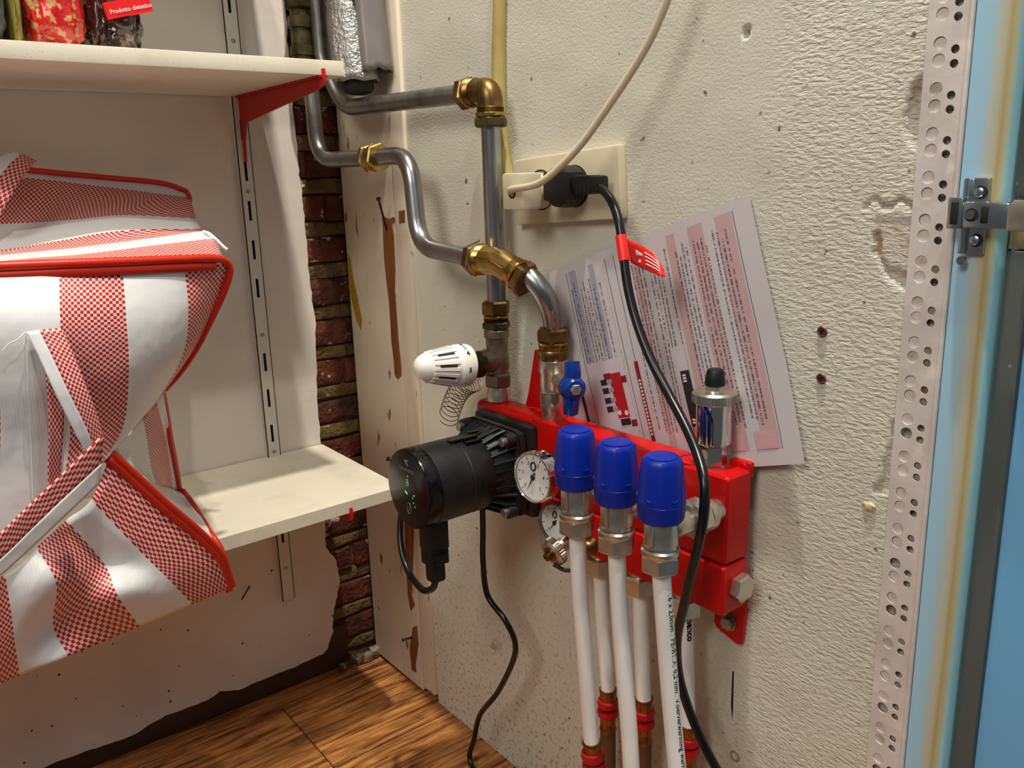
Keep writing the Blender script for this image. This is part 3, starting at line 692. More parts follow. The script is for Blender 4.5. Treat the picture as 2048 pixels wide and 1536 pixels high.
# 45 degree elbow in front of the vertical pipe
e2 = thing('brass_elbow', 'bright brass angled elbow crossing in front of the vertical pipe', 'pipe fitting', (-.06, -.455, .68))
A = V((-.062, -.4175, .7117)); d1_ = V((.0, -1, -.02)).normalized()
Bp = V((-.0612, -.4655, .7106)); d2_ = V((.17, -.86, -.42)).normalized()
ring_parts(e2, A, d1_, [('hex', 'nut', 0, .0125, .0195, M['brass_old']), ('ring', 'collar', .0125, .0165, .0178, M['brass']), ('thread', 'thread', .0165, .026, .0165, M['brass'])])
bm = BM(); tube(bm, fillet([A+d1_*.024, Bp, Bp+d2_*.024], .03, 10), .0155, 28); obj('elbow_body', bm, M['brass'], e2, True, 50)
bm = BM(); tube(bm, [p+V((-.0152, .0, .004)) for p in fillet([A+d1_*.024, Bp, Bp+d2_*.022], .03, 6)], .0012, 8); obj('casting_seam', bm, M['brass_old'], e2)
ring_parts(e2, Bp+d2_*.020, d2_, [('thread', 'thread', 0, .008, .0165, M['brass']), ('ring', 'collar', .008, .012, .0178, M['brass']), ('hex', 'nut', .012, .0245, .0198, M['brass_old'])])

# ================================================================ thermostatic valve under the vertical pipe
tv = thing('thermostatic_valve', 'nickel thermostatic valve with a white ribbed knob', 'valve', (-.03, -.4135, .541))
ty = -.4145
ring_parts(tv, (-.030, ty, .6600), (0, 0, -1), [('hex', 'nut', 0, .0165, .0170, M['brass_old']), ('ring', 'collar', .0165, .020, .0150, M['brass']), ('thread', 'thread', .020, .024, .0145, M['brass_old']), ('hex', 'reducer', .024, .0325, .0172, M['brass_dark'])])
bm = BM(); lathe(bm, (-.030, ty, .6275), (0, 0, -1), [(0, .0135), (.002, .0150), (.010, .0150), (.012, .0132), (.026, .0126), (.034, .0142), (.046, .0142), (.052, .0125), (.060, .0125)], 32)
lathe(bm, (-.030, ty, .590), (-1, 0, .06), [(0, .0140), (.018, .0140), (.020, .0128), (.028, .0128)], 32)
obj('valve_body', bm, M['nickel_dull'], tv)
bm = BM(); hexnut(bm, (-.030, ty, .5745), (0, 0, -1), 0, .0165, .0165, .2); obj('union_nut', bm, M['nickel_dull'], tv, False)
bm = BM(); lathe(bm, (-.030, ty, .558), (0, 0, -1), [(0, .0128), (.005, .0128), (.007, .0136), (.017, .0136)], 32); obj('tail', bm, M['nickel'], tv)
hx = V((-1, .015, .12)).normalized(); H0 = V((-.0685, ty, .5895))
bm = BM(); lathe(bm, H0, hx, [(-.014, .0150), (.006, .0155), (.012, .0150)], 32); obj('ring_nut', bm, M['brass_dark'], tv)
hd = None
bm = BM(); lathe(bm, H0+hx*.006, hx, [(0, .0205), (.001, .0243), (.005, .0250), (.0155, .0246), (.018, .0238), (.0195, .0226), (.024, .0222), (.050, .0172), (.056, .0158), (.0620, .0130), (.0660, .0092), (.0680, .005), (.0686, .001)], 48)
hd = obj('knob', bm, M['white_plastic'], tv, True, 40)
hxx, hyy, _ = frame(hx)
def on_knob(ang, t, r): return H0+hx*(.006+t)+(hxx*math.cos(ang)+hyy*math.sin(ang))*r
for k in range(18):   # raised ribs with dark slots between them
    ang = 2*PI*k/18
    bm = BM()
    for w_, out, mt, nm, t0, t1 in ((.0018, .0012, 'white_plastic', 'rib', .024, .053),):
        tx = (hyy*math.cos(ang)-hxx*math.sin(ang)); P = []
        for (t, r) in ((t0, .0226), (t1, .0170)):
            for s in (-1, 1):
                for d in (-.002, out): P.append(on_knob(ang, t, r+d-.0003)+tx*s*w_*(1 if t == t0 else .8))
        vs_ = [bm.verts.new(p) for p in P]
        for f in ((0, 1, 3, 2), (4, 6, 7, 5), (0, 4, 5, 1), (2, 3, 7, 6), (1, 5, 7, 3), (0, 2, 6, 4)): bm.faces.new([vs_[q] for q in f])
    obj('rib', bm, M['white_plastic'], hd, False)
    if k % 2 == 0:
        a2 = ang+PI/18; tx = (hyy*math.cos(a2)-hxx*math.sin(a2)); bm = BM(); P = []
        for (t, r) in ((.027, .0219), (.047, .0181)):
            for s in (-1, 1): P.append(on_knob(a2, t, r+.0004)+tx*s*.0013)
        vs_ = [bm.verts.new(p) for p in P]; bm.faces.new([vs_[0], vs_[1], vs_[3], vs_[2]])
        g = bmesh.ops.extrude_face_region(bm, geom=list(bm.faces))
        for v in [q for q in g['geom'] if isinstance(q, bmesh.types.BMVert)]: v.co -= (hxx*math.cos(a2)+hyy*math.sin(a2))*.0006
        obj('slot', bm, M['slot_dark'], hd, False)
# the scale on the collar reads towards the camera side
def knob_text(a0, t0):
    def f(x, y): return on_knob(a0+y/.0252, t0-x, .0256) if False else on_knob(a0+x/.0252, t0+y, .0254)
    return f
def ang_of(p):
    d = V(p)-H0; return math.atan2(d.dot(hyy), d.dot(hxx))
aface = ang_of((-.3, -.8, .62))
for s, da in (('5', -.05), ('4', .75), ('3', 1.5), ('*', -.85)):
    text('numeral', s, .0075, (lambda a0: (lambda x, y: on_knob(a0+(y-.0025)/.0252, .0115-(x-.002)*1.0, .0254)))(aface+da), M['ink'], hd, .0003)
for k in range(5):
    a0 = aface+1.0+k*.11
    bm = BM(); prism(bm, [on_knob(a0, .010, .0251), on_knob(a0+.02, .010, .0251), on_knob(a0+.02, .014, .0250), on_knob(a0, .014, .0250)], (hxx*math.cos(a0)+hyy*math.sin(a0))*.0002); obj('scale_mark', bm, M['ink'], hd, False)

# ================================================================ ball valve with blue butterfly lever
bv = thing('ball_valve', 'nickel ball valve with a blue butterfly lever', 'valve', (-.03, -.515, .541))
by = -.5155
ring_parts(bv, (-.030, by, .6405), (0, 0, -1), [('hex', 'nut', 0, .0150, .0180, M['brass_old']), ('ring', 'collar', .0150, .0185, .0160, M['brass']), ('thread', 'thread', .0185, .0235, .0158, M['brass']), ('ring', 'reducer', .0235, .0345, .0168, M['brass_old'])])
bm = BM(); lathe(bm, (-.030, by, .6065), (0, 0, -1), [(0, .0150), (.001, .0158), (.014, .0158), (.016, .0145), (.030, .0150), (.032, .0142), (.036, .0142), (.038, .0150), (.056, .0150), (.058, .0138), (.0655, .0138)], 36)
obj('valve_body', bm, M['nickel'], bv)
bm = BM(); hexnut(bm, (-.030, by, .5725), (0, 0, -1), 0, .015, .0168, .1); obj('hex_end', bm, M['nickel_dull'], bv, False)
la = V((-.40, -.91, .05)).normalized(); lo_ = V((-.0345, by-.012, .586))
bm = BM(); lathe(bm, lo_, la, [(0, .0075), (.042, .0075)], 20); obj('stem', bm, M['nickel'], bv)
lx = V((.91, -.40, 0)).normalized(); up = V((0, 0, 1)); Lc = lo_+la*.044
bm = BM(); lathe(bm, Lc, la, [(-.004, .0110), (.002, .0135), (.012, .0125), (.016, .0085)], 24)
for s in (1, -1):
    tube(bm, crom([Lc+la*.004+up*s*.006+lx*.0, Lc+la*.005+up*s*.016+lx*s*.001, Lc+la*.003+up*s*.027+lx*s*.001], 5), lambda q: .0092-.0014*q, 14)
hl = obj('lever', bm, M['blue_lever'], bv, True, 45); hl['label'] = 'blue butterfly lever'
bm = BM(); hexnut(bm, Lc, la, .015, .0195, .0058); obj('lever_screw', bm, M['nickel'], hl, False)

# ================================================================ the red manifold
mf = thing('heating_manifold', 'red floor-heating manifold block on the wall', 'manifold', (-.03, -.6, .40))
bm = BM(); box(bm, (-.048, -.7655, .4575), (-.013, -.496, .541), .0055, 3); obj('upper_chamber', bm, M['red'], mf)
bm = BM(); box(bm, (-.050, -.7655, .4085), (-.014, -.512, .4565), .004, 3); obj('lower_chamber', bm, M['red'], mf)
bm = BM(); box(bm, (-.0455, -.512, .428), (-.011, -.384, .540), .012, 3); obj('pump_housing', bm, M['red'], mf)
bm = BM(); hexnut(bm, (-.029, -.7655, .433), (0, -1, 0), .0, .0095, .0135, .2); lathe(bm, (-.029, -.766, .433), (0, -1, 0), [(0, .0105), (.002, .0105)], 24); obj('end_plug', bm, M['nickel'], mf, False)['label'] = 'hexagonal nickel end plug'
bm = BM(); prism(bm, [(-.002, -.7255, .415), (-.002, -.757, .415), (-.002, -.758, .395), (-.002, -.755, .360), (-.002, -.749, .3585), (-.002, -.726, .3655), (-.002, -.7225, .370)], (-.004, 0, 0))
tb = obj('wall_tab', bm, M['red'], mf, False)
bm = BM(); lathe(bm, (-.006, -.7405, .3775), (-1, 0, 0), [(0, .0085), (.0012, .0085)], 20); hexnut(bm, (-.006, -.7405, .3775), (-1, 0, 0), .0012, .0065, .0068); obj('bolt', bm, M['zinc'], tb, False)
bm = BM(); prism(bm, [(-.002, -.455, .604), (-.002, -.468, .604), (-.002, -.469, .53), (-.002, -.434, .53), (-.002, -.442, .552)], (-.004, 0, 0)); obj('wall_tab', bm, M['red'], mf, False)
bm = BM(); box(bm, (-.017, -.7645, .532), (-.0085, -.742, .547), .003); lathe(bm, (-.0172, -.758, .5425), (-1, 0, 0), [(0, .004), (.001, .003)], 14); obj('rear_lug', bm, M['red'], mf)
bm = BM(); lathe(bm, (-.031, -.7135, .5408), (0, 0, 1), [(0, .0155), (.0006, .0155), (.0006, .0135), (-.002, .013)], 32, capa=False); obj('blank_recess', bm, mk('dark_red_sealant', srgb(120, 14, 12), .6), mf)

# air vent on the right end
av = thing('air_vent', 'chrome automatic air vent with a black cap', 'air vent', (-.030, -.734, .541))
bm = BM(); hexnut(bm, (-.030, -.734, .541), (0, 0, 1), .0, .0205, .0125, .3); lathe(bm, (-.030, -.734, .541), (0, 0, 1), [(0, .0138), (.0015, .0138)], 28); obj('hex_base', bm, M['chrome'], av, False)
bm = BM(); lathe(bm, (-.030, -.734, .5615), (0, 0, 1), [(0, .0118), (.0012, .0152), (.003, .0158), (.038, .0158), (.0385, .0152)], 40); obj('float_housing', bm, M['chrome'], av)
bm = BM(); lathe(bm, (-.030, -.734, .600), (0, 0, 1), [(0, .0185), (.001, .0196), (.0085, .0196), (.0105, .0175), (.0115, .0085), (.0155, .0080)], 40); cp = obj('knurled_lid', bm, M['nickel'], av)
for k in range(48):
    a = 2*PI*k/48; p = V((-.030+.0196*math.cos(a), -.734+.0196*math.sin(a), .6012)); bm = BM(); d = V((math.cos(a), math.sin(a), 0)); tx = V((-d.y, d.x, 0))
    prism(bm, [p-d*.0003-tx*.0007, p+d*.0005, p-d*.0003+tx*.0007], (0, 0, .0070)); obj('knurl', bm, M['nickel'], cp, False)
bm = BM(); lathe(bm, (-.030, -.734, .6155), (0, 0, 1), [(0, .0088), (.002, .0092), (.012, .0078), (.0145, .0065), (.015, .004)], 24); obj('cap', bm, M['black_soft'], av)

# ================================================================ supply valves with blue caps, and their hoses
def supply_valve(y, label):
    x = -.120
    t = thing('supply_valve', label, 'valve', (x, y, .475), 'blue-capped supply valves')
    bm = BM(); pr = [(.520, .0172), (.5215, .0186), (.527, .0194), (.536, .0200), (.5365, .0195), (.5375, .0200), (.548, .0192), (.560, .0180), (.570, .0168), (.5735, .0156), (.5745, .0146)]
    lathe(bm, (x, y, 0), (0, 0, 1), [(a, r) for a, r in pr], 48)
    for v in bm.verts:    # softly octagonal
        a = math.atan2(v.co.y-y, v.co.x-x); f = 1+.018*math.cos(8*a); v.co.x = x+(v.co.x-x)*f; v.co.y = y+(v.co.y-y)*f
    cap = obj('cap', bm, M['blue'], t, True, 30)
    bm = BM(); lathe(bm, (x, y, .5745), (0, 0, 1), [(0, .0132), (.0012, .0130), (.0016, .0120)], 40); obj('cap_disc', bm, M['blue'], cap)
    for k in range(6):   # small finger nicks round the cap
        a = k*PI/3+.25; bm = BM(); d = V((math.cos(a), math.sin(a), 0)); tx = V((-d.y, d.x, 0)); c0 = V((x, y, .5415))+d*.0198
        tube(bm, [c0+tx*(-.0026+.0013*q)+V((0, 0, .0013*(abs(q-2)/2)**2)) for q in range(5)], .00055, 6); obj('nick', bm, M['blue'], cap)
    bm = BM(); lathe(bm, (x, y, .5205), (0, 0, -1), [(0, .0135), (.001, .0142), (.020, .0142), (.0215, .0150), (.0235, .0150), (.025, .0138)], 40)
    box(bm, (x-.0045, y-.0158, .5005), (x+.0045, y-.011, .5195), .001)
    box(bm, (x-.0158, y-.0045, .5005), (x-.011, y+.0045, .5195), .001)
    obj('body', bm, M['nickel'], t, True, 30)
    bm = BM(); lathe(bm, (x, y, .4955), (0, 0, -1), [(0, .0150), (.0015, .0166), (.0045, .0166), (.006, .0158)], 36); obj('collar', bm, M['nickel'], t)
    bm = BM(); hexnut(bm, (x, y, .4905), (0, 0, -1), 0, .0165, .0172, .4); obj('nut', bm, M['nickel'], t, False)
    bm = BM(); lathe(bm, (x+.008, y, .509), (1, 0, .0), [(0, .0105), (.030, .0105), (.040, .0098), (.0645, .0098)], 28); obj('branch', bm, M['nickel'], t)
    bm = BM(); hexnut(bm, (x+.034, y, .509), (1, 0, 0), 0, .018, .0175, .2); lathe(bm, (x+.052, y, .509), (1, 0, 0), [(0, .0150), (.007, .0150)], 28); obj('union_nut', bm, M['nickel'], t, False)
supply_valve(-.650, 'blue-capped valve nearest the pressure gauge')
supply_valve(-.702, 'middle one of the three blue-capped valves')
supply_valve(-.754, 'blue-capped valve nearest the hanging black cord')
def hose(label, pts, r=.008):
    bm = BM(); tube(bm, crom(pts, 12), r, 20); return tag(obj('floor_heating_hose', bm, M['hose'], None, recenter=True, angle=60), label, 'hose', 'white floor-heating hoses')
h1 = [(-.120, -.650, .480)]+[(-0.118,-0.6518,0.4045),(-0.114,-0.6544,0.3289),(-0.11,-0.6553,0.266),(-0.108,-0.6579,0.2262)]
hose('white hose below the valve nearest the pressure gauge', h1)
h2 = [(-.120, -.702, .480)]+[(-0.119,-0.7043,0.426),(-0.118,-0.7099,0.3574),(-0.116,-0.7147,0.2961),(-0.114,-0.7185,0.2211),(-0.1,-0.7142,0.0936)]
hose('white hose below the middle blue-capped valve', h2)
h3 = [(-.120, -.754, .482)]+[(-0.12,-0.7567,0.4567),(-0.119,-0.7627,0.3929),(-0.117,-0.7691,0.3267),(-0.115,-0.7765,0.2588),(-0.1,-0.776,0.1414)]
H3 = hose('white hose with black print lines below the valve nearest the cord', h3)
# print along the third hose and on the rear hose
def along(pts, r, s0, side):
    path = crom(pts, 12); cum = [0]
    for a, b in zip(path, path[1:]): cum.append(cum[-1]+(b-a).length)
    side = V(side).normalized()
    def f(x, y):
        s = min(max(s0+x, 0), cum[-1]-1e-5); i = max(k for k in range(len(cum)) if cum[k] <= s); i = min(i, len(path)-2)
        p = path[i].lerp(path[i+1], (s-cum[i])/(cum[i+1]-cum[i])); t = (path[i+1]-path[i]).normalized()
        d = (side-t*side.dot(t)).normalized(); tx = t.cross(d); a = y/r
        return p+(d*math.cos(a)-tx*math.sin(a))*(r+.00015)
    return f
camd = V((-.6164, -1.198, .8))-V((-.12, -.756, .4))
text('print', '/ 16 x 2,0mm / PE-RT/Al 0,2 mm / vloerverwarming warme / EN ISO 21003 Class 4 / 6 bar', .0072, along(h3, .008, .022, V((camd.x, camd.y, 0))+V((.28, -.36, 0))), M['ink'], H3, .0001)
# return hoses under the lower chamber, with nuts, press couplings and red rings
def return_line(y, xo, zc, label, glabel, lower=True):
    t = thing('hose_fitting', label, 'pipe fitting', (-.032, y, .383), 'nickel fittings under the manifold')
    bm = BM(); lathe(bm, (-.032, y, .409), (0, 0, -1), [(0, .0135), (.004, .0135), (.005, .0120), (.008, .0120)], 28); obj('neck', bm, M['nickel'], t)
    bm = BM(); hexnut(bm, (-.032, y, .402), (0, 0, -1), 0, .020, .0165, .35); obj('nut', bm, M['nickel'], t, False)
    path = [(-.032, y, .386), (-.032, y+xo*.3, .33), (-.032, y+xo*.8, .27), (-.032, y+xo, zc-.002)]
    bm = BM(); tube(bm, crom(path, 10), .0080, 20); h = tag(obj('floor_heating_hose', bm, M['hose'], None, recenter=True, angle=60), glabel, 'hose', 'white floor-heating hoses')
    c = thing('press_coupling', glabel.replace('white rear hose', 'copper coupling with red rings under a rear hose'), 'pipe fitting', (-.032, y+xo, zc-.06), 'press couplings with red rings')
    yy = y+xo
    bm = BM(); lathe(bm, (-.032, yy, zc), (0, 0, -1), [(0, .0096), (.002, .0098), (.003, .0090), (.016, .0090)], 28, capa=True); obj('sleeve', bm, M['copper'], c)
    for dz in (.018, .030):
        bm = BM(); lathe(bm, (-.032, yy, zc-dz), (0, 0, -1), [(-.0050, .0088), (-.0042, .0112), (-.001, .0122), (.003, .0112), (.005, .0085)], 28); obj('red_ring', bm, M['redseal'], c)
    bm = BM(); lathe(bm, (-.032, yy, zc-.034), (0, 0, -1), [(0, .0088), (.014, .0088), (.0155, .0096), (.018, .0096), (.019, .0085)], 28); obj('sleeve', bm, M['copper'], c)
    bm = BM(); tube(bm, [(-.032, yy, zc-.05), (-.032, yy, .0)], .0088, 18)
    tag(obj('riser_pipe', bm, M['brown_pipe'], None, recenter=True), glabel.replace('white rear hose', 'brown riser pipe below the rear hose'), 'pipe', 'brown riser pipes')
    return h, path
return_line(-.589, -.012, .246, 'nickel hose nut under the manifold, the one nearest the pump', 'white rear hose, the one nearest the pump')
return_line(-.648, -.007, .262, 'nickel hose nut under the manifold, the middle one', 'white rear hose, the middle one')
hr, pr_ = return_line(-.7075, -.008, .264, 'nickel hose nut under the manifold, the one nearest the wall tab', 'white rear hose, the one nearest the wall tab')
text('print', 'henco', .0095, along(pr_, .008, .006, V((-.6, -.9, 0))), M['ink'], hr, .0005)
# coupling at the foot of the first front hose
c = thing('press_coupling', 'copper press coupling with a red ring at the foot of the front hose', 'pipe fitting', (-.108, -.67, .17), 'press couplings with red rings')
P0 = V(h1[-1]); ax_ = (V(h1[-1])-V(h1[-2])).normalized()
bm = BM(); lathe(bm, P0-ax_*.022, ax_, [(0, .0092), (.002, .0098), (.003, .0090), (.030, .0090)], 28); obj('sleeve', bm, M['copper'], c)
for dz in (.002, .014):
    bm = BM(); lathe(bm, P0+ax_*(dz-.008), ax_, [(-.005, .0088), (-.0042, .0112), (0, .0122), (.0042, .0112), (.005, .0088)], 28); obj('red_ring', bm, M['redseal'], c)
bm = BM(); tube(bm, crom([P0+ax_*.0, P0+ax_*.10, P0+ax_*.16+V((.02, 0, -.03))], 6), .0086, 18); obj('sleeve_tail', bm, M['brown_pipe'], c)

# ================================================================ circulation pump
pc = V((0, -.4540, .4780))
pu = thing('circulation_pump', 'black circulation pump sticking out of the manifold', 'pump', (-.1, pc.y, .42))
bm = BM(); box(bm, (-.058, -.508, .424), (-.040, -.400, .532), .007, 2); obj('flange', bm, M['black'], pu)
bm = BM(); box(bm, (-.075, -.504, .428), (-.058, -.404, .528), .012, 2); obj('flange_cover', bm, M['black'], pu)
bm = BM(); lathe(bm, (-.072, pc.y, pc.z), (-1, 0, 0), [(0, .0475), (.014, .0465), (.020, .0435), (.026, .0425)], 56); obj('shoulder', bm, M['black'], pu)
bm = BM(); lathe(bm, (-.096, pc.y, pc.z), (-1, 0, 0), [(0, .0425), (.002, .0436), (.030, .0436), (.031, .0428), (.0325, .0428), (.0335, .0438), (.072, .0438)], 72); obj('motor_case', bm, M['black'], pu)
bm = BM(); lathe(bm, (-.168, pc.y, pc.z), (-1, 0, 0), [(0, .0430), (.0008, .0430), (.0012, .0442), (.013, .0442), (.0155, .0434)], 72); obj('head_ring', bm, M['black_gloss'], pu)
bm = BM(); lathe(bm, (-.1825, pc.y, pc.z), (-1, 0, 0), [(0, .0428), (.0016, .0428), (.0020, .0415)], 72); fp = obj('face_plate', bm, M['black_gloss'], pu)
for k in range(30):   # radial cooling ribs behind the motor
    a = 2*PI*k/30; d = V((0, math.cos(a), math.sin(a))); tx = V((0, -d.z, d.y)); r1 = min(.058, .049/max(abs(d.y), abs(d.z)))
    bm = BM(); p0 = V((-.074, pc.y, pc.z))
    prism(bm, [p0+d*.040-tx*.0011, p0+d*r1-tx*.0011, p0+d*(r1-.003)-tx*.0011+V((-.010, 0, 0)), p0+d*.0445-tx*.0011+V((-.026, 0, 0)), p0+d*.040-tx*.0011+V((-.026, 0, 0))], tx*.0022)
    obj('cooling_rib', bm, M['black'], pu, False)
for (y, z) in ((-.413, .519), (-.495, .519), (-.495, .437), (-.413, .437)):
    bm = BM(); lathe(bm, (-.074, y, z), (-1, 0, 0), [(0, .0085), (.010, .0080)], 20); bs = obj('bolt_boss', bm, M['black'], pu)
    bm = BM(); lathe(bm, (-.084, y, z), (-1, 0, 0), [(0, .0052), (.005, .0052), (.0055, .0046)], 20); obj('bolt', bm, M['zinc'], bs)
# groove on the side of the motor, small clips on top
def on_motor(a, x, r=.0439): return V((x, pc.y+r*math.cos(a), pc.z+r*math.sin(a)))
bm = BM(); tube(bm, [on_motor(PI+.85-.05*q, -.118, .0436) for q in range(-2, 19)], .0009, 6); obj('seam', bm, M['black_gloss'], pu)
for q, (a, x0, x1) in enumerate(((1.75, -.10, -.135), (1.95, -.10, -.12), (1.5, -.085, -.10))):
    bm = BM(); p = on_motor(a, (x0+x1)/2, .0442); box(bm, p-V((abs(x1-x0)/2, .004, .0012)), p+V((abs(x1-x0)/2, .004, .0020)), .0008); obj('clip', bm, M['black_gloss'], pu)
# print and lights on the face; +y is to the viewer's left
fx = -.18455
def face(dy, dz, sx=1.0): return lambda x, y: V((fx-.0001, pc.y-(dy+x*sx), pc.z+dz+y))
text('brand_print', 'GRUNDFOS', .0056, face(-.0155, .0200), M['ink_grey'], fp, .00006)
bm = BM()
for s in (-1, 1): tube(bm, [V((fx-.0001, pc.y-(s*.0028), pc.z+.0275)), V((fx-.0001, pc.y, pc.z+.0302)), V((fx-.0001, pc.y+(s*.0030), pc.z+.0330))], .0006, 6)
obj('brand_mark', bm, M['ink_grey'], fp, False)
text('digit', '8', .0115, face(-.0035, .0040), M['led_dim'], fp, .0)
for dy, dz, m_ in ((-.006, -.0035, 'led'), (-.0028, -.0048, 'led'), (.0115, -.004, 'led'), (.0082, -.0075, 'led_dim'), (.0100, -.0125, 'led_dim'), (.012, -.0165, 'led_dim'), (.0005, .0150, 'led_dim')):
    bm = BM(); lathe(bm, (fx+.0003, pc.y-dy, pc.z+dz), (-1, 0, 0), [(0, .0010), (.0004, .0010)], 10); obj('light', bm, M[m_], fp)
bm = BM(); prism(bm, [V((fx-.0001, pc.y-dy, pc.z+dz)) for dy, dz in ((-.0065, -.0030), (-.0015, -.0050), (-.0015, -.0062), (-.0065, -.0042))], (-.0002, 0, 0)); obj('light', bm, M['led'], fp, False)
bm = BM(); tube(bm, [V((fx-.0001, pc.y+.004*math.cos(q*.4), pc.z-.0215+.0062*math.sin(q*.4))) for q in range(0, 17)], .00035, 6, False); bt = obj('button', bm, M['ink_grey'], fp)
text('button_mark', '3', .0075, face(-.0022, -.0242), M['ink_grey'], fp)
# hanging plug connector and its cord
cn = thing('plug_connector', 'black plug connector hanging under the pump', 'connector', (-.150, -.4485, .36))
bm = BM(); box(bm, (-.165, -.4600, .398), (-.139, -.4370, .440), .003); obj('socket_block', bm, M['black'], cn)
bm = BM(); box(bm, (-.164, -.4595, .381), (-.140, -.4375, .399), .002); box(bm, (-.160, -.4640, .384), (-.146, -.4585, .396), .001); obj('latch_body', bm, M['black_soft'], cn)
bm = BM(); box(bm, (-.161, -.4565, .359), (-.143, -.4395, .382), .004); obj('plug_body', bm, M['black_soft'], cn)
bm = BM(); tube(bm, crom([(-.151, -.4470, .362), (-.151, -.438, .345), (-.150, -.412, .3335), (-.146, -.372, .346), (-.138, -.348, .378), (-.126, -.342, .412), (-.105, -.358, .440), (-.085, -.385, .450), (-.062, -.398, .446)], 10), .0040, 14)
tag(obj('pump_cable', bm, M['cable'], None, recenter=True), 'short black cord looping from the hanging connector behind the pump', 'cable')
bm = BM(); tube(bm, crom([(-.062, -.418, .440)]+[(-0.06,-0.4136,0.382),(-0.06,-0.4111,0.3414),(-0.059,-0.4164,0.2958),(-0.056,-0.447,0.2734),(-0.052,-0.4605,0.2473),(-0.05,-0.4515,0.2148),(-0.048,-0.4148,0.1532),(-0.047,-0.3715,0.0964)]+[(-.046, -.352, .045), (-.048, -.343, .016), (-.052, -.362, .0040), (-.050, -.40, .0040), (-.046, -.47, .0040)], 10), .0036, 14)
tag(obj('sensor_cable', bm, M['cable'], None, recenter=True), 'thin black cord falling from under the pump to the floor', 'cable')

# gauges
def gauge(name, label, cat, c, r, tilt, nums, depth, back, needle, case):
    ax = V(tilt).normalized(); x, y, a = frame(ax); right = -x if x.y > 0 else x; up_ = a.cross(right); up_ = up_ if up_.z > 0 else -up_
    t = thing(name, label, cat, V(c)-V((0, 0, r)))
    bm = BM(); lathe(bm, c, ax, [(-depth, r*.92), (-depth+.001, r), (.0, r), (.0022, r*.985), (.0026, r*.93), (.0010, r*.90), (.0005, r*.90)], 48, capb=False); obj('case', bm, case, t)
    bm = BM(); lathe(bm, V(c)-ax*.0005, ax, [(-.001, r*.9), (0, r*.9)], 48); dl = obj('dial', bm, M['dial'], t)
    P = lambda u, v, h=.0: V(c)+right*u*r+up_*v*r+ax*h
    for k in range(nums):
        g = math.radians(225-270*k/(nums-1)); cg, sg = math.cos(g), math.sin(g)
        bm = BM(); prism(bm, [P(.70*cg+.012*sg, .70*sg-.012*cg), P(.80*cg+.012*sg, .80*sg-.012*cg), P(.80*cg-.012*sg, .80*sg+.012*cg), P(.70*cg-.012*sg, .70*sg+.012*cg)], ax*.0002); obj('scale_mark', bm, M['ink'], dl, False)
    for k in range(0, nums, 2):
        g = math.radians(225-270*k/(nums-1)); s = str(k//2) if nums < 14 else str(k*10)
        text('numeral', s, r*.20, (lambda g: lambda X, Y: P(.55*math.cos(g)-.06, .55*math.sin(g)-.06, .0001)+right*X+up_*Y)(g), M['ink'], dl)
    g = math.radians(needle); cg, sg = math.cos(g), math.sin(g)
    bm = BM(); prism(bm, [P(-.22*cg+.035*sg, -.22*sg-.035*cg, .0006), P(.68*cg, .68*sg, .0006), P(-.22*cg-.035*sg, -.22*sg+.035*cg, .0006)], ax*.0003); nd = obj('needle', bm, M['ink'], t, False)
    bm = BM(); lathe(bm, P(0, 0, .0004), ax, [(0, r*.11), (.0012, r*.09)], 16); obj('hub', bm, M['ink'], nd)
    bm = BM(); tube(bm, [P(.13*math.cos(q*.5), .42+.16*math.sin(q*.5), .0002) for q in range(14)], r*.028, 6); obj('symbol', bm, M['ink'], dl)
    bm = BM(); lathe(bm, V(c)-ax*depth, -ax, [(0, r*.80), (back*.4, r*.74), (back*.45, r*.45), (back, r*.40)], 36); obj('back_body', bm, M['black'], t)
    return t
gauge('pressure_gauge', 'chrome-rimmed pressure gauge between pump and first blue cap', 'gauge', (-.104, -.567, .5025), .0270, (-.985, -.10, .05), 11, .013, .042, 243, M['chrome'])
gauge('thermometer', 'smaller dial thermometer half hidden behind the first front hose', 'gauge', (-.078, -.569, .4460), .0215, (-.985, -.10, .05), 9, .008, .022, 235, M['steel_old'])
# fill and drain tap
dt = thing('drain_tap', 'knurled nickel drain tap under the pump end of the manifold', 'valve', (-.09, -.58, .40))
dax = V((-.93, .02, -.34)).normalized(); D0 = V((-.0880, -.5790, .4200))
bm = BM(); lathe(bm, D0-dax*.006, dax, [(-.030, .0070), (0, .0085), (.001, .0150), (.009, .0155), (.0115, .0135)], 36); kb = obj('knob', bm, M['nickel'], dt)
for k in range(32):
    x, y, a = frame(dax); g = 2*PI*k/32; d = x*math.cos(g)+y*math.sin(g); tx = dax.cross(d); p = D0-dax*.004+d*.0152; bm = BM()
    prism(bm, [p-tx*.0006, p+d*.0007, p+tx*.0006], dax*.006); obj('knurl', bm, M['nickel'], kb, False)
bm = BM(); lathe(bm, D0+dax*.0060, dax, [(0, .0085), (.0005, .0085), (.0006, .0045), (.006, .0042), (.0062, .002), (.002, .002)], 20); obj('spindle', bm, M['brass_old'], dt)
bm = BM(); tube(bm, crom([D0-dax*.02, (-.055, -.594, .420), (-.046, -.597, .425)], 6), .0085, 18); obj('stem', bm, M['brass_old'], dt)
bm = BM(); tube(bm, crom([D0+V((-.004, -.004, -.012)), D0+V((.002, -.016, -.016)), D0+V((.010, -.028, -.012))], 6), .0022, 8); obj('strap', bm, M['black_soft'], dt)

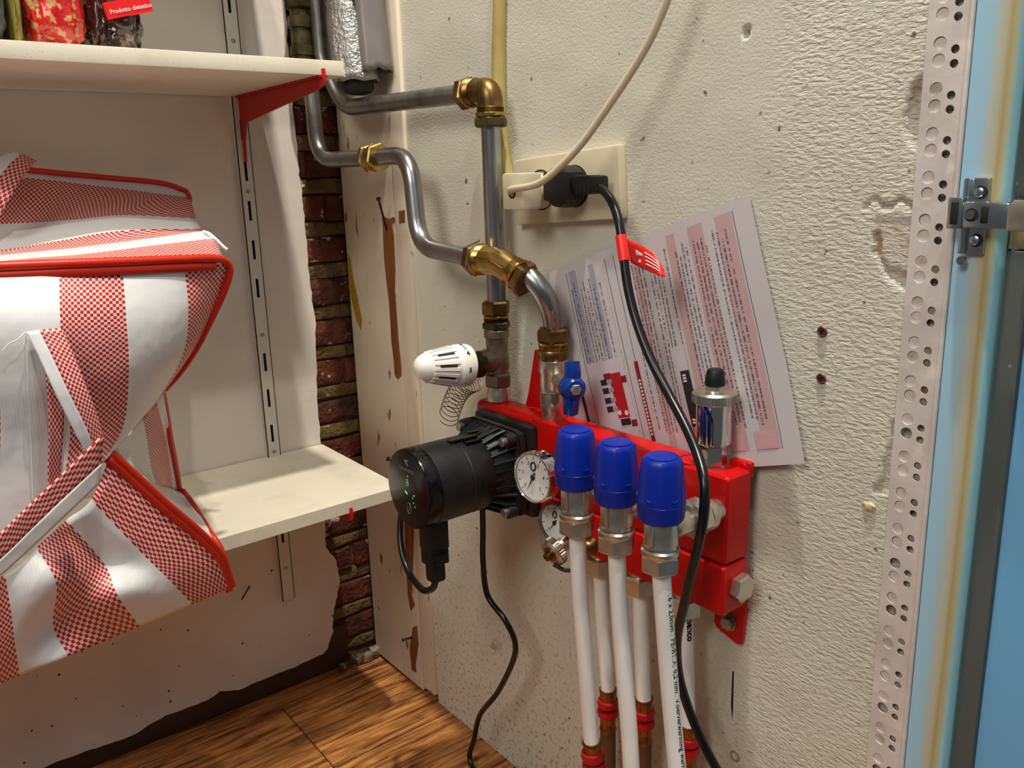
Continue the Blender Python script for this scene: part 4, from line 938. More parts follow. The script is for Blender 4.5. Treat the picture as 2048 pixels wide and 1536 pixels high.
# capillary coil behind the pump
bm = BM(); A, B = V((-.036, -.372, .556)), V((-.040, -.318, .500)); x, y, a = frame(B-A); n_ = 13*16
hp = [A.lerp(B, q/n_)+V((0, .004*math.sin(q/n_*PI), .010*math.sin(q/n_*PI)))+(x*math.cos(2*PI*q/16)+y*math.sin(2*PI*q/16))*.0135 for q in range(n_+1)]
tube(bm, hp, .00055, 6); tag(obj('capillary_coil', bm, M['wire'], None, recenter=True), 'thin bronze wire coil behind the pump below the white knob', 'wire coil')

# ================================================================ socket, plugs, cords
rs = Matrix.Rotation(math.radians(-3.6), 3, 'X')
sk = thing('wall_socket', 'cream double wall socket above the printed sheet', 'socket', (-.005, -.511, .75))
sc_ = V((-.0055, -.5135, .7865))
bm = BM(); box(bm, sc_-V((.0055, .083, .0355)), sc_+V((.0055, .083, .0355)), .003, 2)
for v in bm.verts: v.co = sc_+rs @ (v.co-sc_)
obj('plate', bm, M['cream_plastic'], sk)
for y_, z_ in ((-.478, .7845), (-.532, .788)):
    bm = BM(); lathe(bm, (-.0105, y_, z_), (-1, 0, 0), [(0, .0215), (.0012, .0215), (.0014, .0200), (-.0005, .0195)], 36, capb=True); obj('outlet_ring', bm, M['slot_dark'], sk)
wp = thing('mains_plug', 'cream mains plug with a cream cord', 'plug', (-.03, -.49, .765))
bm = BM(); lathe(bm, (-.0125, -.4800, .7835), (-1, -.10, 0), [(0, .0188), (.018, .0190), (.024, .0182)], 36); obj('round_base', bm, M['cream_plastic'], wp)
bm = BM(); box(bm, (-.0565, -.5020, .7655), (-.0300, -.4680, .8030), .0025, 2); obj('body', bm, M['cream_plastic'], wp)
bm = BM(); lathe(bm, (-.0560, -.4850, .7830), (-1, 0, 0), [(0, .0060), (.0012, .0058), (.0014, .0044), (-.001, .0042)], 24); obj('cord_grommet', bm, M['slot_dark'], wp)
bm = BM(); tube(bm, crom([(-.054, -.4850, .7830), (-.062, -.4905, .7865)]+[(-0.068,-0.5404,0.7918),(-0.062,-0.5675,0.8076),(-0.056,-0.5929,0.8286),(-0.05,-0.62,0.8579),(-0.045,-0.6461,0.8874),(-0.042,-0.6665,0.9135),(-0.04,-0.6826,0.9426),(-0.038,-0.6947,0.9709)], 8), .0036, 14)
tag(obj('white_cable', bm, M['cream_cable'], None, recenter=True), 'cream cord rising from the cream plug to the top', 'cable')
bp_ = thing('mains_plug', 'black round mains plug with its cord leaving sideways', 'plug', (-.03, -.54, .768))
bm = BM(); lathe(bm, (-.0122, -.5325, .7880), (-1, -.04, 0), [(0, .0205), (.005, .0212), (.016, .0212), (.024, .0200), (.027, .0150)], 36); obj('round_base', bm, M['black_soft'], bp_)
bm = BM(); box(bm, (-.0395, -.5550, .7740), (-.0180, -.5140, .8030), .003); obj('body', bm, M['black_soft'], bp_)
bm = BM(); box(bm, (-.0370, -.5930, .7810), (-.0210, -.5540, .7985), .004); nz_ = obj('cord_grip', bm, M['black_soft'], bp_)
for q in range(4):
    bm = BM(); box(bm, (-.0374, -.5645-.0055*q, .7806), (-.0206, -.5620-.0055*q, .7989), .0006, 1); obj('grip_ridge', bm, M['black_soft'], nz_)
cord = [(-.0290, -.588, .7885)]+[(-0.031,-0.5888,0.7883),(-0.036,-0.6102,0.7754),(-0.042,-0.6269,0.7551),(-0.046,-0.6361,0.7304),(-0.05,-0.646,0.699),(-0.053,-0.6599,0.6682),(-0.057,-0.6814,0.6367),(-0.062,-0.7092,0.6076),(-0.072,-0.7378,0.5859),(-0.085,-0.7628,0.568),(-0.096,-0.7787,0.5509),(-0.1,-0.7814,0.5223),(-0.094,-0.7692,0.4805),(-0.082,-0.7483,0.4258),(-0.072,-0.7325,0.3803),(-0.064,-0.729,0.3389),(-0.056,-0.7354,0.3011),(-0.052,-0.7511,0.2698),(-0.05,-0.7693,0.2467),(-0.048,-0.8035,0.2075)]
bm = BM(); tube(bm, crom(cord, 8), .0044, 16); tag(obj('power_cable', bm, M['cable'], None, recenter=True), 'long black mains cord hanging from the black plug past the manifold', 'cable')
ct = thing('cord_tag', 'red warning tag folded round the black cord', 'tag', tuple(cord[4]))
ci = crom(cord[3:6], 12); bm = BM(); tube(bm, ci[6:17], .0053, 18); obj('band', bm, M['tag_red'], ct)
g0 = [(-0.05,-0.6451,0.7411),(-0.05,-0.6503,0.72)]; g1 = [(-0.055,-0.6692,0.7362),(-0.06,-0.6783,0.7159)]; g2 = [(-0.058,-0.6881,0.7286),(-0.064,-0.6962,0.7131)]; g3 = [(-0.058,-0.6976,0.717),(-0.06,-0.7012,0.7114)]
fl_ = patch('flag', [[g0[0], g1[0], g2[0], g3[0]], [g0[1], g1[1], g2[1], g3[1]]], [0, 1, 2, 3], [0, 1], M['tag_red'], ct, 6, .0004)
G = [[V(p) for p in (g0[0], g1[0], g2[0], g3[0])], [V(p) for p in (g0[1], g1[1], g2[1], g3[1])]]
def flagpt(u, v, off=-.0006):
    a, b = crom(G[0], 12), crom(G[1], 12); i = min(int(u*36), 35); f = u*36-i
    return a[i].lerp(a[i+1], f).lerp(b[i].lerp(b[i+1], f), v)+V((off, off, 0))
bm = BM(); prism(bm, [flagpt(.16, .30), flagpt(.30, .36), flagpt(.30, .44), flagpt(.16, .52)], (-.0002, 0, 0)); obj('warning_mark', bm, M['ink_white'], ct, False)
bm = BM(); lathe(bm, flagpt(.22, .72), (-.6, -.8, .1), [(0, .0014), (.0004, .0014)], 12); obj('warning_mark', bm, M['ink_white'], ct, False)
for q in range(4):
    v_ = .24+.16*q; bm = BM(); tube(bm, [flagpt(.36+.08*k, v_) for k in range(6)], .00045, 5); obj('print_line', bm, M['ink_white'], ct)

# yellowed conduit
cp_ = [(-0.007,-0.4123,1.0312),(-0.007,-0.409,0.9869),(-0.007,-0.4046,0.9362),(-0.007,-0.4027,0.8836),(-0.007,-0.4057,0.8346),(-0.007,-0.4118,0.8069),(-0.006,-0.419,0.7891),(-0.005,-0.4281,0.7757)]
bm = BM(); tube(bm, crom(cp_, 8), lambda s: .0078 if s > .25 else .0072, 18); tag(obj('conduit', bm, M['conduit'], None, recenter=True), 'yellowed plastic conduit running down to the wall socket', 'conduit')

# foil sleeve in the corner, with the dark open end
fs = thing('foil_sleeve', 'silver foil insulation sleeve hanging in the corner', 'insulation', (-.037, -.125, .90))
def sleeve(r0, r1, zt, zb, cx, cyy, seed, n=40, rows=26):
    bm = BM(); rings = []
    for j in range(rows+1):
        s = j/rows; z = zt+(zb-zt)*s; ring = []
        for i in range(n):
            a = 2*PI*i/n; r = r0+(r1-r0)*s; d = V((math.cos(a), math.sin(a), 0))
            k = 1+.14*noise.noise(V((d.x*1.6+seed, d.y*1.6, z*9)))+.05*noise.noise(V((d.x*5, d.y*5+seed, z*30)))
            ring.append(bm.verts.new(V((cx(s), cyy(s), z+.006*noise.noise(V((d.x*2, d.y*2, seed)))*s))+d*r*k))
        rings.append(ring)
    for A_, B_ in zip(rings, rings[1:]):
        for i in range(n): bm.faces.new((A_[i], A_[(i+1) % n], B_[(i+1) % n], B_[i]))
    return bm
bm = sleeve(.0275, .0290, 1.16, .926, lambda s: -.040-.004*s, lambda s: -.124-.018*s, 3)
o = obj('foil', bm, M['foil'], fs, True, 80); o.modifiers.new('thickness', 'SOLIDIFY').thickness = .002
bm = sleeve(.0220, .0225, 1.16, .938, lambda s: -.028, lambda s: -.148-.016*s, 8)
o = obj('outer_film', bm, M['sleeve'], fs, True, 80); o.modifiers.new('thickness', 'SOLIDIFY').thickness = .001
bm = BM(); lathe(bm, (-.043, -.143, .938), (0, 0, -1), [(-.12, .0205), (0, .0215), (.020, .0215), (.025, .018), (.0275, .010), (.028, .002)], 32); obj('dark_core', bm, M['slot_dark'], fs)
# old valve fittings behind the shelf end, in the corner
ov = thing('old_fitting', 'tarnished threaded fitting on the corner pipe above the shelf', 'pipe fitting', (-.0675, -.045, .94))
bm = BM(); lathe(bm, (-.0690, -.040, .935), (0, 0, 1), [(0, .0150), (.012, .0150), (.013, .0170), (.022, .0170), (.023, .0145), (.034, .0145), (.035, .0165), (.046, .0165), (.047, .014), (.07, .014), (.071, .0165), (.085, .0165), (.086, .013), (.21, .013)], 30); obj('body', bm, M['brass_dark'], ov)
bm = BM(); hexnut(bm, (-.069, -.040, 1.03), (0, 0, 1), 0, .014, .019); obj('nut', bm, M['brass_dark'], ov, False)

# ================================================================ printed sheet tucked behind the manifold
TR = V((-.008, -.7445, .7795)); du = V((0, -.305, -.952)).normalized(); dv = V((0, .952, -.305)).normalized(); PH, PW = .232, .292
def sheet(u, v):   # u: 0 top .. 1 bottom, v: 0 left .. 1 right
    lift = -.004-.012*max(0, u-.45)**2*max(0, v-.62)*6-.0018*math.sin(v*9+u*2)-.002*math.sin(u*PI)
    return V((min(-.0028, lift-.001), 0, 0))+V((0, TR.y, TR.z))+du*(u*PH)+dv*((1-v)*PW)
bm = BM(); uvl = bm.loops.layers.uv.new('UVMap'); NU, NV = 40, 40
g = [[bm.verts.new(sheet(i/NU, j/NV)) for i in range(NU+1)] for j in range(NV+1)]
for j in range(NV):
    for i in range(NU):
        f = bm.faces.new((g[j][i], g[j][i+1], g[j+1][i+1], g[j+1][i]))
        for lp, (a, b) in zip(f.loops, ((i, j), (i+1, j), (i+1, j+1), (i, j+1))): lp[uvl].uv = (a/NU, b/NV)
me = bpy.data.meshes.new('instruction_sheet'); bm.to_mesh(me); bm.free()
sh = finish('instruction_sheet', me, M['paper'], None, True, 80, recenter=True); tag(sh, 'printed instruction sheet with pink bands tucked behind the manifold', 'paper')
def decal(name, uvs, mat, off=-.0005, sub=1):
    """flat print on the sheet"""
    bm = BM(); uvs = [(u, v) for u, v in uvs]; vs_ = [bm.verts.new(sheet(u, v)+V((off, 0, 0))) for u, v in uvs]; bm.faces.new(vs_); return obj(name, bm, mat, sh, False)
ipink = mk('pink_print', srgb(206, 164, 166), .6); ired = mk('dark_red_print', srgb(140, 20, 36), .6); ibr = mk('bright_red_print', srgb(178, 22, 32), .6); idk = mk('dark_print', srgb(40, 34, 38), .6); igrey = mk('grey_photo_ground', srgb(206, 196, 198), .6); isil = mk('silver_print', srgb(150, 150, 156), .6)
def strip(name, u0, u1, v0, v1, mat, off=-.0005, n=8):
    bm = BM(); m_ = max(1, n//2); gg = [[bm.verts.new(sheet(u0+(u1-u0)*i/n, v0+(v1-v0)*j/m_)+V((off, 0, 0))) for i in range(n+1)] for j in range(m_+1)]
    for j in range(m_):
        for i in range(n): bm.faces.new((gg[j][i], gg[j][i+1], gg[j+1][i+1], gg[j+1][i]))
    return obj(name, bm, mat, sh, False)
strip('photo_ground', .47, .84, .165, .345, igrey, -.0004)
strip('printed_manifold', .535, .74, .262, .318, ibr, -.0006)
strip('printed_manifold', .53, .56, .235, .270, ired, -.0006); strip('printed_manifold', .555, .585, .315, .342, ired, -.0006)
for k, u in enumerate((.555, .595, .640, .680)):
    strip('printed_valve', u, u+.026, .215, .246, idk, -.0007, 2); strip('printed_valve', u+.004, u+.022, .244, .270, isil, -.0008, 2)
strip('printed_valve', .745, .775, .268, .315, idk, -.0007, 2); strip('printed_valve', .755, .785, .318, .345, ired, -.0007, 2)
for u, v in ((.715, .272), (.720, .306)):
    decal('printed_gauge', [(u+.012*math.cos(q*.6), v+.010*math.sin(q*.6)) for q in range(10)], M['dial'], -.0009)
strip('heading_bar', .505, .88, .395, .413, ired)
strip('heading_bar', .50, .76, .098, .112, idk, -.0006)
strip('photo_ground', .48, .82, .575, .64, igrey, -.0004); strip('printed_photo', .585, .82, .600, .640, idk, -.0006)
for k in range(5): strip('printed_light', .60+.012*k if k < 3 else .75+.012*k, .608+.012*k if k < 3 else .758+.012*k, .607, .622, M['ink_white'], -.0007, 1)
for k in range(16): strip('heading_letter', .585+.016*k, .595+.016*k, .3995, .4085, M['ink_white'], -.0007, 1)
strip('pink_square', .865, .935, .745, .80, ipink, -.0004, 2); strip('pink_square', .865, .935, .84, .92, ipink, -.0004, 2)

# ================================================================ nails, screws, holes on the walls
def nail(label, p, tip, r, hr):
    p, tip = V(p), V(tip); d = (p-tip).normalized(); t = thing('nail', label, 'nail', tip)
    bm = BM(); tube(bm, [tip, p], r, 10); obj('shank', bm, M['rust'], t)
    bm = BM(); lathe(bm, p, d, [(-.001, hr*.6), (0, hr), (.0012, hr*.9)], 16); obj('head', bm, M['rust'], t)
nail('long rusty nail above the brown streak', [(-0.03,-0.1559,0.7748)][0], [(-0.004,-0.1281,0.7294)][0], .0016, .0034)
nail('short rusty nail low on the corner board', [(-0.022,-0.1293,0.0907)][0], [(-0.005,-0.1317,0.0905)][0], .0020, .0030)
nail('thin bent nail in the left wall under the lower shelf', [(-0.2286,-0.012,0.1876)][0], [(-0.2102,0,0.1984)][0], .0011, .0012)
nail('small rusty nail head on the corner board behind the pump', [(-0.014,-0.1051,0.385)][0], [(-0.004,-0.1081,0.377)][0], .0020, .0042)
for lab, q in (('upper of the two brown screws beside the sheet', [(0,-0.8173,0.67)][0]), ('lower of the two brown screws beside the sheet', [(0,-0.819,0.6309)][0])):
    t = thing('wall_screw', lab, 'screw', (0, q[1], q[2]-.004), 'brown screws beside the sheet'); bm = BM(); lathe(bm, (.0005, q[1], q[2]), (-1, 0, 0), [(0, .0040), (.0012, .0046), (.0022, .0038), (.0010, .0018)], 18); sc1 = obj('head', bm, mk('brown_screw', srgb(112, 66, 50), .5, .3), t)
    for k in range(2):
        bm = BM(); rr = Matrix.Rotation(.4+k*PI/2, 3, 'X'); box(bm, (-.0002, -.0026, -.0005), (.0002, .0026, .0005))
        for v in bm.verts: v.co = rr @ v.co+V((-.0021, q[1], q[2]))
        obj('cross_slot', bm, M['slot_dark'], sc1, False)
q = [(0,-0.7488,0.2305)][0]; t = thing('wall_plug', 'empty wall plug hole low on the right wall', 'wall plug', (0, q[1], q[2]-.006))
bm = BM(); lathe(bm, (.001, q[1], q[2]), (-1, 0, 0), [(0, .0065), (.0015, .0060), (.0016, .0036), (-.006, .0034)], 20, capb=True); obj('rim', bm, M['plaster_in'], t)
bm = BM(); lathe(bm, (.001, q[1], q[2]), (-1, 0, 0), [(-.004, .0034), (.0008, .0034)], 16); obj('hole', bm, M['slot_dark'], t)
q = [(0,-0.8689,0.5336)][0]; bm = BM(); bmesh.ops.create_icosphere(bm, subdivisions=3, radius=1)
for v in bm.verts: k_ = 1+.35*noise.noise(v.co*1.7); v.co = V((q[0]-.0005+v.co.x*.0024*k_, q[1]+v.co.y*.0055*k_, q[2]+v.co.z*.0042*k_))
tag(obj('paint_blob', bm, M['cream_paint'], None, recenter=True), 'small dried blob of cream paint beside the corner bead', 'paint blob')
q = [(0,-0.743,0.2966)][0]
bm = BM(); prism(bm, [(-.0003, q[1]-.0010, q[2]-.028), (-.0003, q[1]+.0012, q[2]-.012), (-.0003, q[1]+.0010, q[2]+.026), (-.0003, q[1]-.0008, q[2]+.026), (-.0003, q[1]-.0014, q[2]-.012)], (.002, 0, 0)); tag(obj('wall_crack', bm, M['slot_dark'], None, False, recenter=True), 'short dark upright crack under the manifold tab', 'crack')

# ================================================================ concealed hinge
hg = thing('cabinet_hinge', 'nickelled concealed hinge screwed to the blue jamb', 'hinge', (-.01, -.930, .738))
X_ = -.0040
bm = BM(); box(bm, (X_-.0035, -.9385, .739), (X_, -.9235, .790), .001); obj('mounting_plate', bm, M['hingemetal'], hg)
bm = BM(); box(bm, (X_-.0060, -.9275, .739), (X_-.0010, -.9225, .790), .0012); obj('plate_rail', bm, M['hingemetal'], hg)
for z_ in (.7805, .7485):
    bm = BM(); lathe(bm, (X_-.0034, -.9335, z_), (-1, 0, 0), [(0, .0045), (.0006, .0045)], 20, 0, (1, 1)); s1_ = obj('slot_recess', bm, M['slot_dark'], hg)
    bm = BM(); lathe(bm, (X_-.0040, -.9328, z_), (-1, 0, 0), [(0, .0032), (.0016, .0034), (.0022, .0024)], 18); obj('screw', bm, M['hingemetal'], hg)
bm = BM(); box(bm, (X_-.0140, -.9270, .7565), (X_-.0030, -.9170, .7775), .0012); obj('arm_housing', bm, M['hingemetal'], hg)
bm = BM(); box(bm, (X_-.0146, -.9245, .7595), (X_-.0130, -.9195, .7745), .0004); obj('housing_window', bm, M['slot_dark'], hg)
bm = BM(); box(bm, (X_-.0130, -.9560, .7570), (X_-.0040, -.9265, .7745), .0020); arm = obj('arm', bm, M['hingemetal'], hg)
bm = BM(); lathe(bm, (X_-.0130, -.9330, .7660), (-1, 0, 0), [(0, .0045), (.0005, .0045)], 20); obj('screw_recess', bm, M['slot_dark'], arm)
bm = BM(); lathe(bm, (X_-.0134, -.9325, .7660), (-1, 0, 0), [(0, .0034), (.0014, .0030)], 18); obj('screw', bm, M['chrome'], arm)
bm = BM(); box(bm, (X_-.0136, -.9435, .7605), (X_-.0125, -.9390, .7715), .0008); obj('arm_slot', bm, M['slot_dark'], arm)
bm = BM(); box(bm, (X_-.0150, -1.000, .7560), (X_+.0060, -.9555, .7745), .0025); obj('cup_arm', bm, M['nickel'], hg)
bm = BM(); lathe(bm, (X_-.003, -.9255, .7345), (-1, 0, 0), [(0, .0030), (.003, .0030)], 14); obj('loose_screw', bm, M['zinc'], hg)

# ================================================================ striped shopping bag
bg = thing('shopping_bag', 'large red-and-white checked woven bag with red binding on the shelf', 'bag', (-.45, -.28, .40))
B = M['bag']
top = [[(-0.5335,-0.06,0.8391),(-0.4319,-0.07,0.8224),(-0.3586,-0.07,0.8129),(-0.2914,-0.075,0.8041),(-0.2624,-0.08,0.7934)],
       [(-0.5363,-0.065,0.8234),(-0.4391,-0.075,0.8136),(-0.3612,-0.075,0.8019),(-0.2945,-0.08,0.7908),(-0.2616,-0.09,0.7847)],
       [(-0.5513,-0.15,0.7667),(-0.4616,-0.15,0.7657),(-0.4107,-0.16,0.7669),(-0.3586,-0.16,0.7691),(-0.2766,-0.15,0.7608)],
       [(-0.5599,-0.21,0.7384),(-0.4883,-0.21,0.7425),(-0.4394,-0.22,0.7485),(-0.3786,-0.22,0.7549),(-0.2885,-0.2,0.7511)],
       [(-0.5629,-0.25,0.7364),(-0.4983,-0.25,0.7409),(-0.4412,-0.25,0.7439),(-0.3892,-0.25,0.7463),(-0.292,-0.22,0.7491)],
       [(-0.5646,-0.27,0.7342),(-0.4931,-0.27,0.7383),(-0.4366,-0.27,0.7401),(-0.3674,-0.26,0.7442),(-0.2935,-0.24,0.7471)],
       [(-0.5666,-0.3,0.7346),(-0.4895,-0.3,0.7369),(-0.43,-0.3,0.7368),(-0.3566,-0.29,0.7391),(-0.2959,-0.27,0.7397)],
       [(-0.5696,-0.35,0.7366),(-0.4888,-0.345,0.7355),(-0.4231,-0.345,0.7332),(-0.3517,-0.335,0.7306),(-0.309,-0.32,0.7243)]]
tv_ = [1.55, 2, 3, 4, 4.35, 5.2, 6.4, 7.2]; tp = patch('top_panel', [[r[c] for r in top] for c in range(5)], tv_, [-3.2, -1.2, .2, 1.5, 2.2], B, bg, 8)
front = [[(-0.5733,-0.355,0.7365),(-0.5031,-0.36,0.7326),(-0.4691,-0.36,0.7304),(-0.4155,-0.355,0.7267),(-0.3567,-0.345,0.7233),(-0.3061,-0.325,0.7202)],
         [(-0.5807,-0.385,0.703),(-0.5087,-0.385,0.694),(-0.4787,-0.385,0.6903),(-0.423,-0.375,0.684),(-0.3595,-0.35,0.6803),(-0.3209,-0.315,0.6773)],
         [(-0.5884,-0.385,0.6556),(-0.5125,-0.385,0.6426),(-0.4835,-0.385,0.6395),(-0.4269,-0.375,0.6368),(-0.3661,-0.34,0.6387),(-0.3406,-0.3,0.6345)],
         [(-0.5974,-0.375,0.5966),(-0.5177,-0.375,0.5832),(-0.4826,-0.37,0.5847),(-0.4346,-0.36,0.5821),(-0.3878,-0.315,0.5925),(-0.3722,-0.29,0.5948)],
         [(-0.6181,-0.375,0.4693),(-0.5355,-0.37,0.497),(-0.4991,-0.37,0.5254),(-0.4586,-0.365,0.5505),(-0.4512,-0.36,0.554),(-0.4462,-0.355,0.5561)]]
fr = patch('front_panel', front, [-1.9, -.62, 0, 1, 2, 2.72], [0, .8, 1.75, 2.75, 3.7], B, bg, 9)
low = [[(-0.5931,-0.36,0.4616),(-0.5509,-0.362,0.465),(-0.523,-0.362,0.4832),(-0.4958,-0.365,0.5033),(-0.4731,-0.365,0.517),(-0.4471,-0.355,0.5558)],
       [(-0.5959,-0.355,0.4291),(-0.5511,-0.358,0.4278),(-0.5145,-0.378,0.45),(-0.4679,-0.35,0.4448),(-0.4337,-0.35,0.4468),(-0.3986,-0.335,0.4839)],
       [(-0.598,-0.345,0.3856),(-0.5519,-0.345,0.3876),(-0.5176,-0.335,0.3912),(-0.4636,-0.37,0.4171),(-0.4083,-0.34,0.404),(-0.3453,-0.31,0.4054)],
       [(-0.5992,-0.325,0.3399),(-0.5513,-0.325,0.3461),(-0.5107,-0.345,0.3596),(-0.4415,-0.335,0.3616),(-0.3821,-0.315,0.3572),(-0.3314,-0.295,0.3524)]]
lw = patch('lower_front_panel', low, [-3, -2, -1, 0, 1, 2][::1] if False else [0, 1, 2, 3, 4, 5], [0, .55, 1.15, 1.6], B, bg, 9)
# underside, turned back to the shelf
und = [low[3], [tuple(V(p)+V((.004, .035, -.004))) for p in low[3]], [tuple(V((p[0], -.262, max(p[2], .36)))) for p in low[3]]]
patch('underside', [[und[r][c] for c in range(6)] for r in range(3)], [0, 1, 2, 3, 4, 5], [1.6, 2.0, 2.6], B, bg, 6)
gus = [[(-0.4421,-0.34,0.553),(-0.3957,-0.27,0.5614),(-0.3694,-0.23,0.5657),(-0.359,-0.22,0.5776)],
       [(-0.4349,-0.32,0.5424),(-0.3898,-0.25,0.5275),(-0.3556,-0.19,0.5207),(-0.3458,-0.18,0.5102)],
       [(-0.4208,-0.3,0.5169),(-0.3846,-0.23,0.4909),(-0.3484,-0.17,0.4793),(-0.3395,-0.16,0.4683)],
       [(-0.3973,-0.27,0.4873),(-0.3791,-0.22,0.4688),(-0.3445,-0.155,0.4342),(-0.3347,-0.148,0.427)]]
patch('side_gusset', gus, [1.2, 2, 3, 3.35], [0, .8, 1.4, 2], B, bg, 8)
fold = [[(-0.4443,-0.35,0.5549),(-0.3969,-0.27,0.4906),(-0.3463,-0.16,0.4374),(-0.3335,-0.148,0.4267)],
        [(-0.4141,-0.34,0.5088),(-0.3784,-0.275,0.4594),(-0.3451,-0.21,0.4278),(-0.3346,-0.2,0.4238)],
        [(-0.3763,-0.325,0.4523),(-0.3569,-0.29,0.4284),(-0.3473,-0.275,0.4195),(-0.3407,-0.268,0.4165)],
        [(-0.3423,-0.31,0.402),(-0.3356,-0.295,0.3934),(-0.3321,-0.29,0.3875),(-0.3297,-0.288,0.3817)]]
patch('side_fold', fold, [1.1, 1.4, 1.7, 1.9], [0, 1, 2, 3], B, bg, 7)
def bind(pts, r=.0032):
    bm = BM(); tube(bm, crom(pts, 8), r, 12); obj('binding', bm, M['piping'], bg)
def ribbon(pts, n, w1, w2, mat, name='binding'):
    bm = BM(); path = crom(pts, 8); L_ = []
    for i, p in enumerate(path):
        t = (path[min(i+1, len(path)-1)]-path[max(i-1, 0)]).normalized(); s = t.cross(V(n)).normalized(); L_.append((bm.verts.new(p+s*w1), bm.verts.new(p-s*w2)))
    for a, b in zip(L_, L_[1:]): bm.faces.new((a[0], b[0], b[1], a[1]))
    o = obj(name, bm, mat, bg, True, 80); s = o.modifiers.new('thickness', 'SOLIDIFY'); s.thickness = .0022; s.offset = 0; return o
bind(top[0], .0034); bind([(-0.2624,-0.08,0.7934),(-0.2619,-0.088,0.7872),(-0.2637,-0.095,0.7811)], .003)
frim = [(-0.573,-0.358,0.7399),(-0.4912,-0.362,0.7372),(-0.4265,-0.36,0.7343),(-0.3558,-0.348,0.7307),(-0.3215,-0.333,0.7276),(-0.3079,-0.325,0.7224),(-0.3042,-0.322,0.7127),(-0.3107,-0.318,0.6932),(-0.3235,-0.312,0.6678),(-0.3413,-0.302,0.6343),(-0.3594,-0.294,0.609),(-0.3749,-0.288,0.5927)]
bind(frim, .0042)
ribbon([V(p)+V((0, -.001, -.008)) for p in frim[:5]], (0, -1, 0), .004, .004, M['piping'])
bind([(-0.3605,-0.222,0.5794),(-0.3545,-0.205,0.5611),(-0.3459,-0.178,0.5097),(-0.3384,-0.158,0.4629),(-0.3342,-0.146,0.4263)], .0036)
bind([(-0.331,-0.148,0.4273),(-0.3341,-0.198,0.4231),(-0.3402,-0.266,0.4145),(-0.3362,-0.286,0.3997),(-0.3315,-0.29,0.3718),(-0.328,-0.29,0.3506)], .0036)
lb = [(-0.4487,-0.358,0.5564),(-0.4242,-0.348,0.521),(-0.3993,-0.338,0.485),(-0.3707,-0.325,0.4461),(-0.3457,-0.312,0.4074),(-0.3358,-0.302,0.3777),(-0.3304,-0.294,0.353)]
bind(lb, .0038); ribbon([V(p)+V((-.004, -.001, -.005)) for p in lb], (-.3, -1, .1), .004, .004, M['piping'])
# handles: woven straps, checked with a plain edge
def strap(left, mid, right, vs, label=None):
    patch('handle', [[a, b] for a, b in zip(mid, right)], [0, .36], vs, B, bg, 6, .0014)
    patch('handle_edge', [[a, b] for a, b in zip(left, mid)], [1.05, 1.4], vs, B, bg, 6, .0014)
strap([(-0.5068,-0.392,0.6844),(-0.5012,-0.398,0.6625),(-0.4941,-0.405,0.6298),(-0.4842,-0.405,0.5943),(-0.4744,-0.4,0.5632)], [(-0.4969,-0.392,0.6848),(-0.4916,-0.4,0.6626),(-0.4843,-0.407,0.6306),(-0.4758,-0.407,0.5998),(-0.4696,-0.402,0.5719)], [(-0.4793,-0.392,0.6842),(-0.4753,-0.4,0.6628),(-0.4703,-0.407,0.6347),(-0.4647,-0.407,0.6043),(-0.4621,-0.405,0.5835)], [0, .5, 1.1, 1.7, 2.1])
strap([(-0.47,-0.402,0.5437),(-0.5074,-0.41,0.5199),(-0.5338,-0.415,0.5034),(-0.559,-0.42,0.4885),(-0.6056,-0.425,0.4629)], [(-0.4672,-0.404,0.562),(-0.5052,-0.412,0.5384),(-0.5316,-0.417,0.5208),(-0.557,-0.422,0.504),(-0.6037,-0.427,0.4763)], [(-0.4623,-0.407,0.5887),(-0.509,-0.415,0.5567),(-0.5329,-0.42,0.541),(-0.5579,-0.425,0.524),(-0.6046,-0.43,0.4931)], [0, .6, 1.0, 1.5, 2.4])
strap([(-0.5153,-0.2,0.7829),(-0.4971,-0.19,0.8112),(-0.4748,-0.16,0.8321),(-0.4516,-0.12,0.8416)], [(-0.5075,-0.2,0.7787),(-0.4868,-0.19,0.8051),(-0.4642,-0.16,0.827),(-0.4454,-0.12,0.8384)], [(-0.4887,-0.2,0.7719),(-0.469,-0.19,0.7996),(-0.4481,-0.15,0.8188),(-0.4312,-0.11,0.8312)], [0, .4, .8, 1.1])
strap([(-0.4826,-0.392,0.6499),(-0.485,-0.392,0.6212),(-0.4898,-0.39,0.5898),(-0.4958,-0.385,0.5574),(-0.5005,-0.38,0.5287)], [(-0.4843,-0.393,0.6503),(-0.4867,-0.393,0.6217),(-0.4915,-0.391,0.5904),(-0.4975,-0.386,0.558),(-0.5018,-0.381,0.5293)], [(-0.4973,-0.394,0.6526),(-0.4991,-0.394,0.6242),(-0.5024,-0.392,0.5929),(-0.5071,-0.388,0.5609),(-0.5103,-0.384,0.5277)], [0, .5, 1.0, 1.5, 2.0])
bm = BM(); tube(bm, crom([(-0.2971,-0.235,0.7494),(-0.2968,-0.25,0.7477),(-0.2933,-0.26,0.7413),(-0.2882,-0.265,0.7336),(-0.2849,-0.267,0.7302)], 5), .0022, 8); obj('zip_pull', bm, M['webbing'], bg)
bm = BM(); tube(bm, crom([(-0.5676,-0.262,0.7357),(-0.4919,-0.262,0.7391),(-0.4349,-0.262,0.7411),(-0.3654,-0.253,0.7448),(-0.2942,-0.233,0.7486)], 8), .0020, 8); obj('zip', bm, M['webbing'], bg)
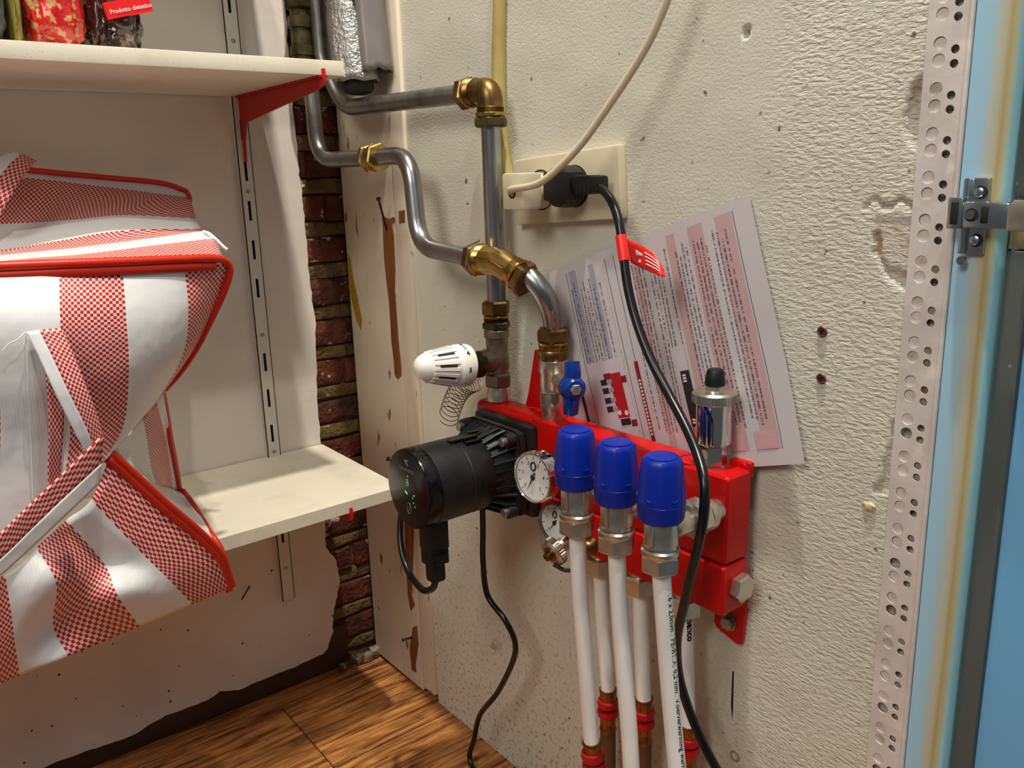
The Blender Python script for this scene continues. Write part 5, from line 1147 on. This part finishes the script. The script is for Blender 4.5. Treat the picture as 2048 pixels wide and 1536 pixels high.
bm = BM(); tube(bm, crom([(-0.507,-0.394,0.6847),(-0.5148,-0.396,0.6792),(-0.521,-0.396,0.6767),(-0.5261,-0.396,0.6715)], 6), .0006, 6); obj('loose_thread', bm, M['webbing'], bg)
bm = BM(); tube(bm, crom([(-0.5071,-0.39,0.6825),(-0.511,-0.39,0.6432),(-0.5151,-0.38,0.5884),(-0.5209,-0.376,0.533)], 8), .0006, 6); obj('stitched_seam', bm, M['webbing'], bg)

# ================================================================ packages on the upper shelf
def pillow(name, label, c, s, mat, seed, crump=.10, cat='food package'):
    bm = BM(); bmesh.ops.create_icosphere(bm, subdivisions=5, radius=1)
    for v in bm.verts:
        d = v.co.normalized(); e = .62
        p = V([math.copysign(abs(q)**e, q) for q in d]); r = 1+crump*noise.noise(d*2.6+V((seed, 0, 0)))+crump*.6*abs(noise.noise(d*6+V((0, seed, 0))))-crump*.25*abs(noise.noise(d*13+V((0, 0, seed))))
        v.co = V((c[0]+p.x*s[0]*r, c[1]+p.y*s[1]*r, max(.9338, c[2]+p.z*s[2]*r)))
    return tag(obj(name, bm, mat, None, True, 50, recenter=True), label, cat, 'food packages on the upper shelf')
pillow('food_package', 'red and gold film package on the upper shelf', (-.4125, -.180, .985), (.028, .055, .056), M['wrap_red'], 1.7, .16)
br = pillow('food_package', 'crumpled dark brown film package at the right on the upper shelf', (-.3565, -.185, .985), (.0250, .055, .056), M['wrap_brown'], 5.2, .20)
pillow('food_package', 'grey package at the far left on the upper shelf', (-.4800, -.185, .985), (.0245, .055, .056), M['wrap_grey'], 9.2, .10)
pillow('food_package', 'narrow olive yellow packet between grey and red packages', (-.4490, -.185, .985), (.0052, .055, .056), M['wrap_yellow'], 3.1, .10)
tx_ = lambda x, y: V((-.3690+x*.93-y*.2, -.2490, .9665+x*.24+y))
bm = BM(); vs_ = [tx_(-.003, -.004), tx_(.044, -.004), tx_(.044, .011), tx_(-.003, .011)]; prism(bm, [V(p)+V((0, .0008, 0)) for p in vs_], (0, .006, 0)); obj('label_band', bm, M['tag_red'], br, False)
text('label_print', 'Prodotto dietetico', .0058, tx_, M['ink_white'], br, .00008)
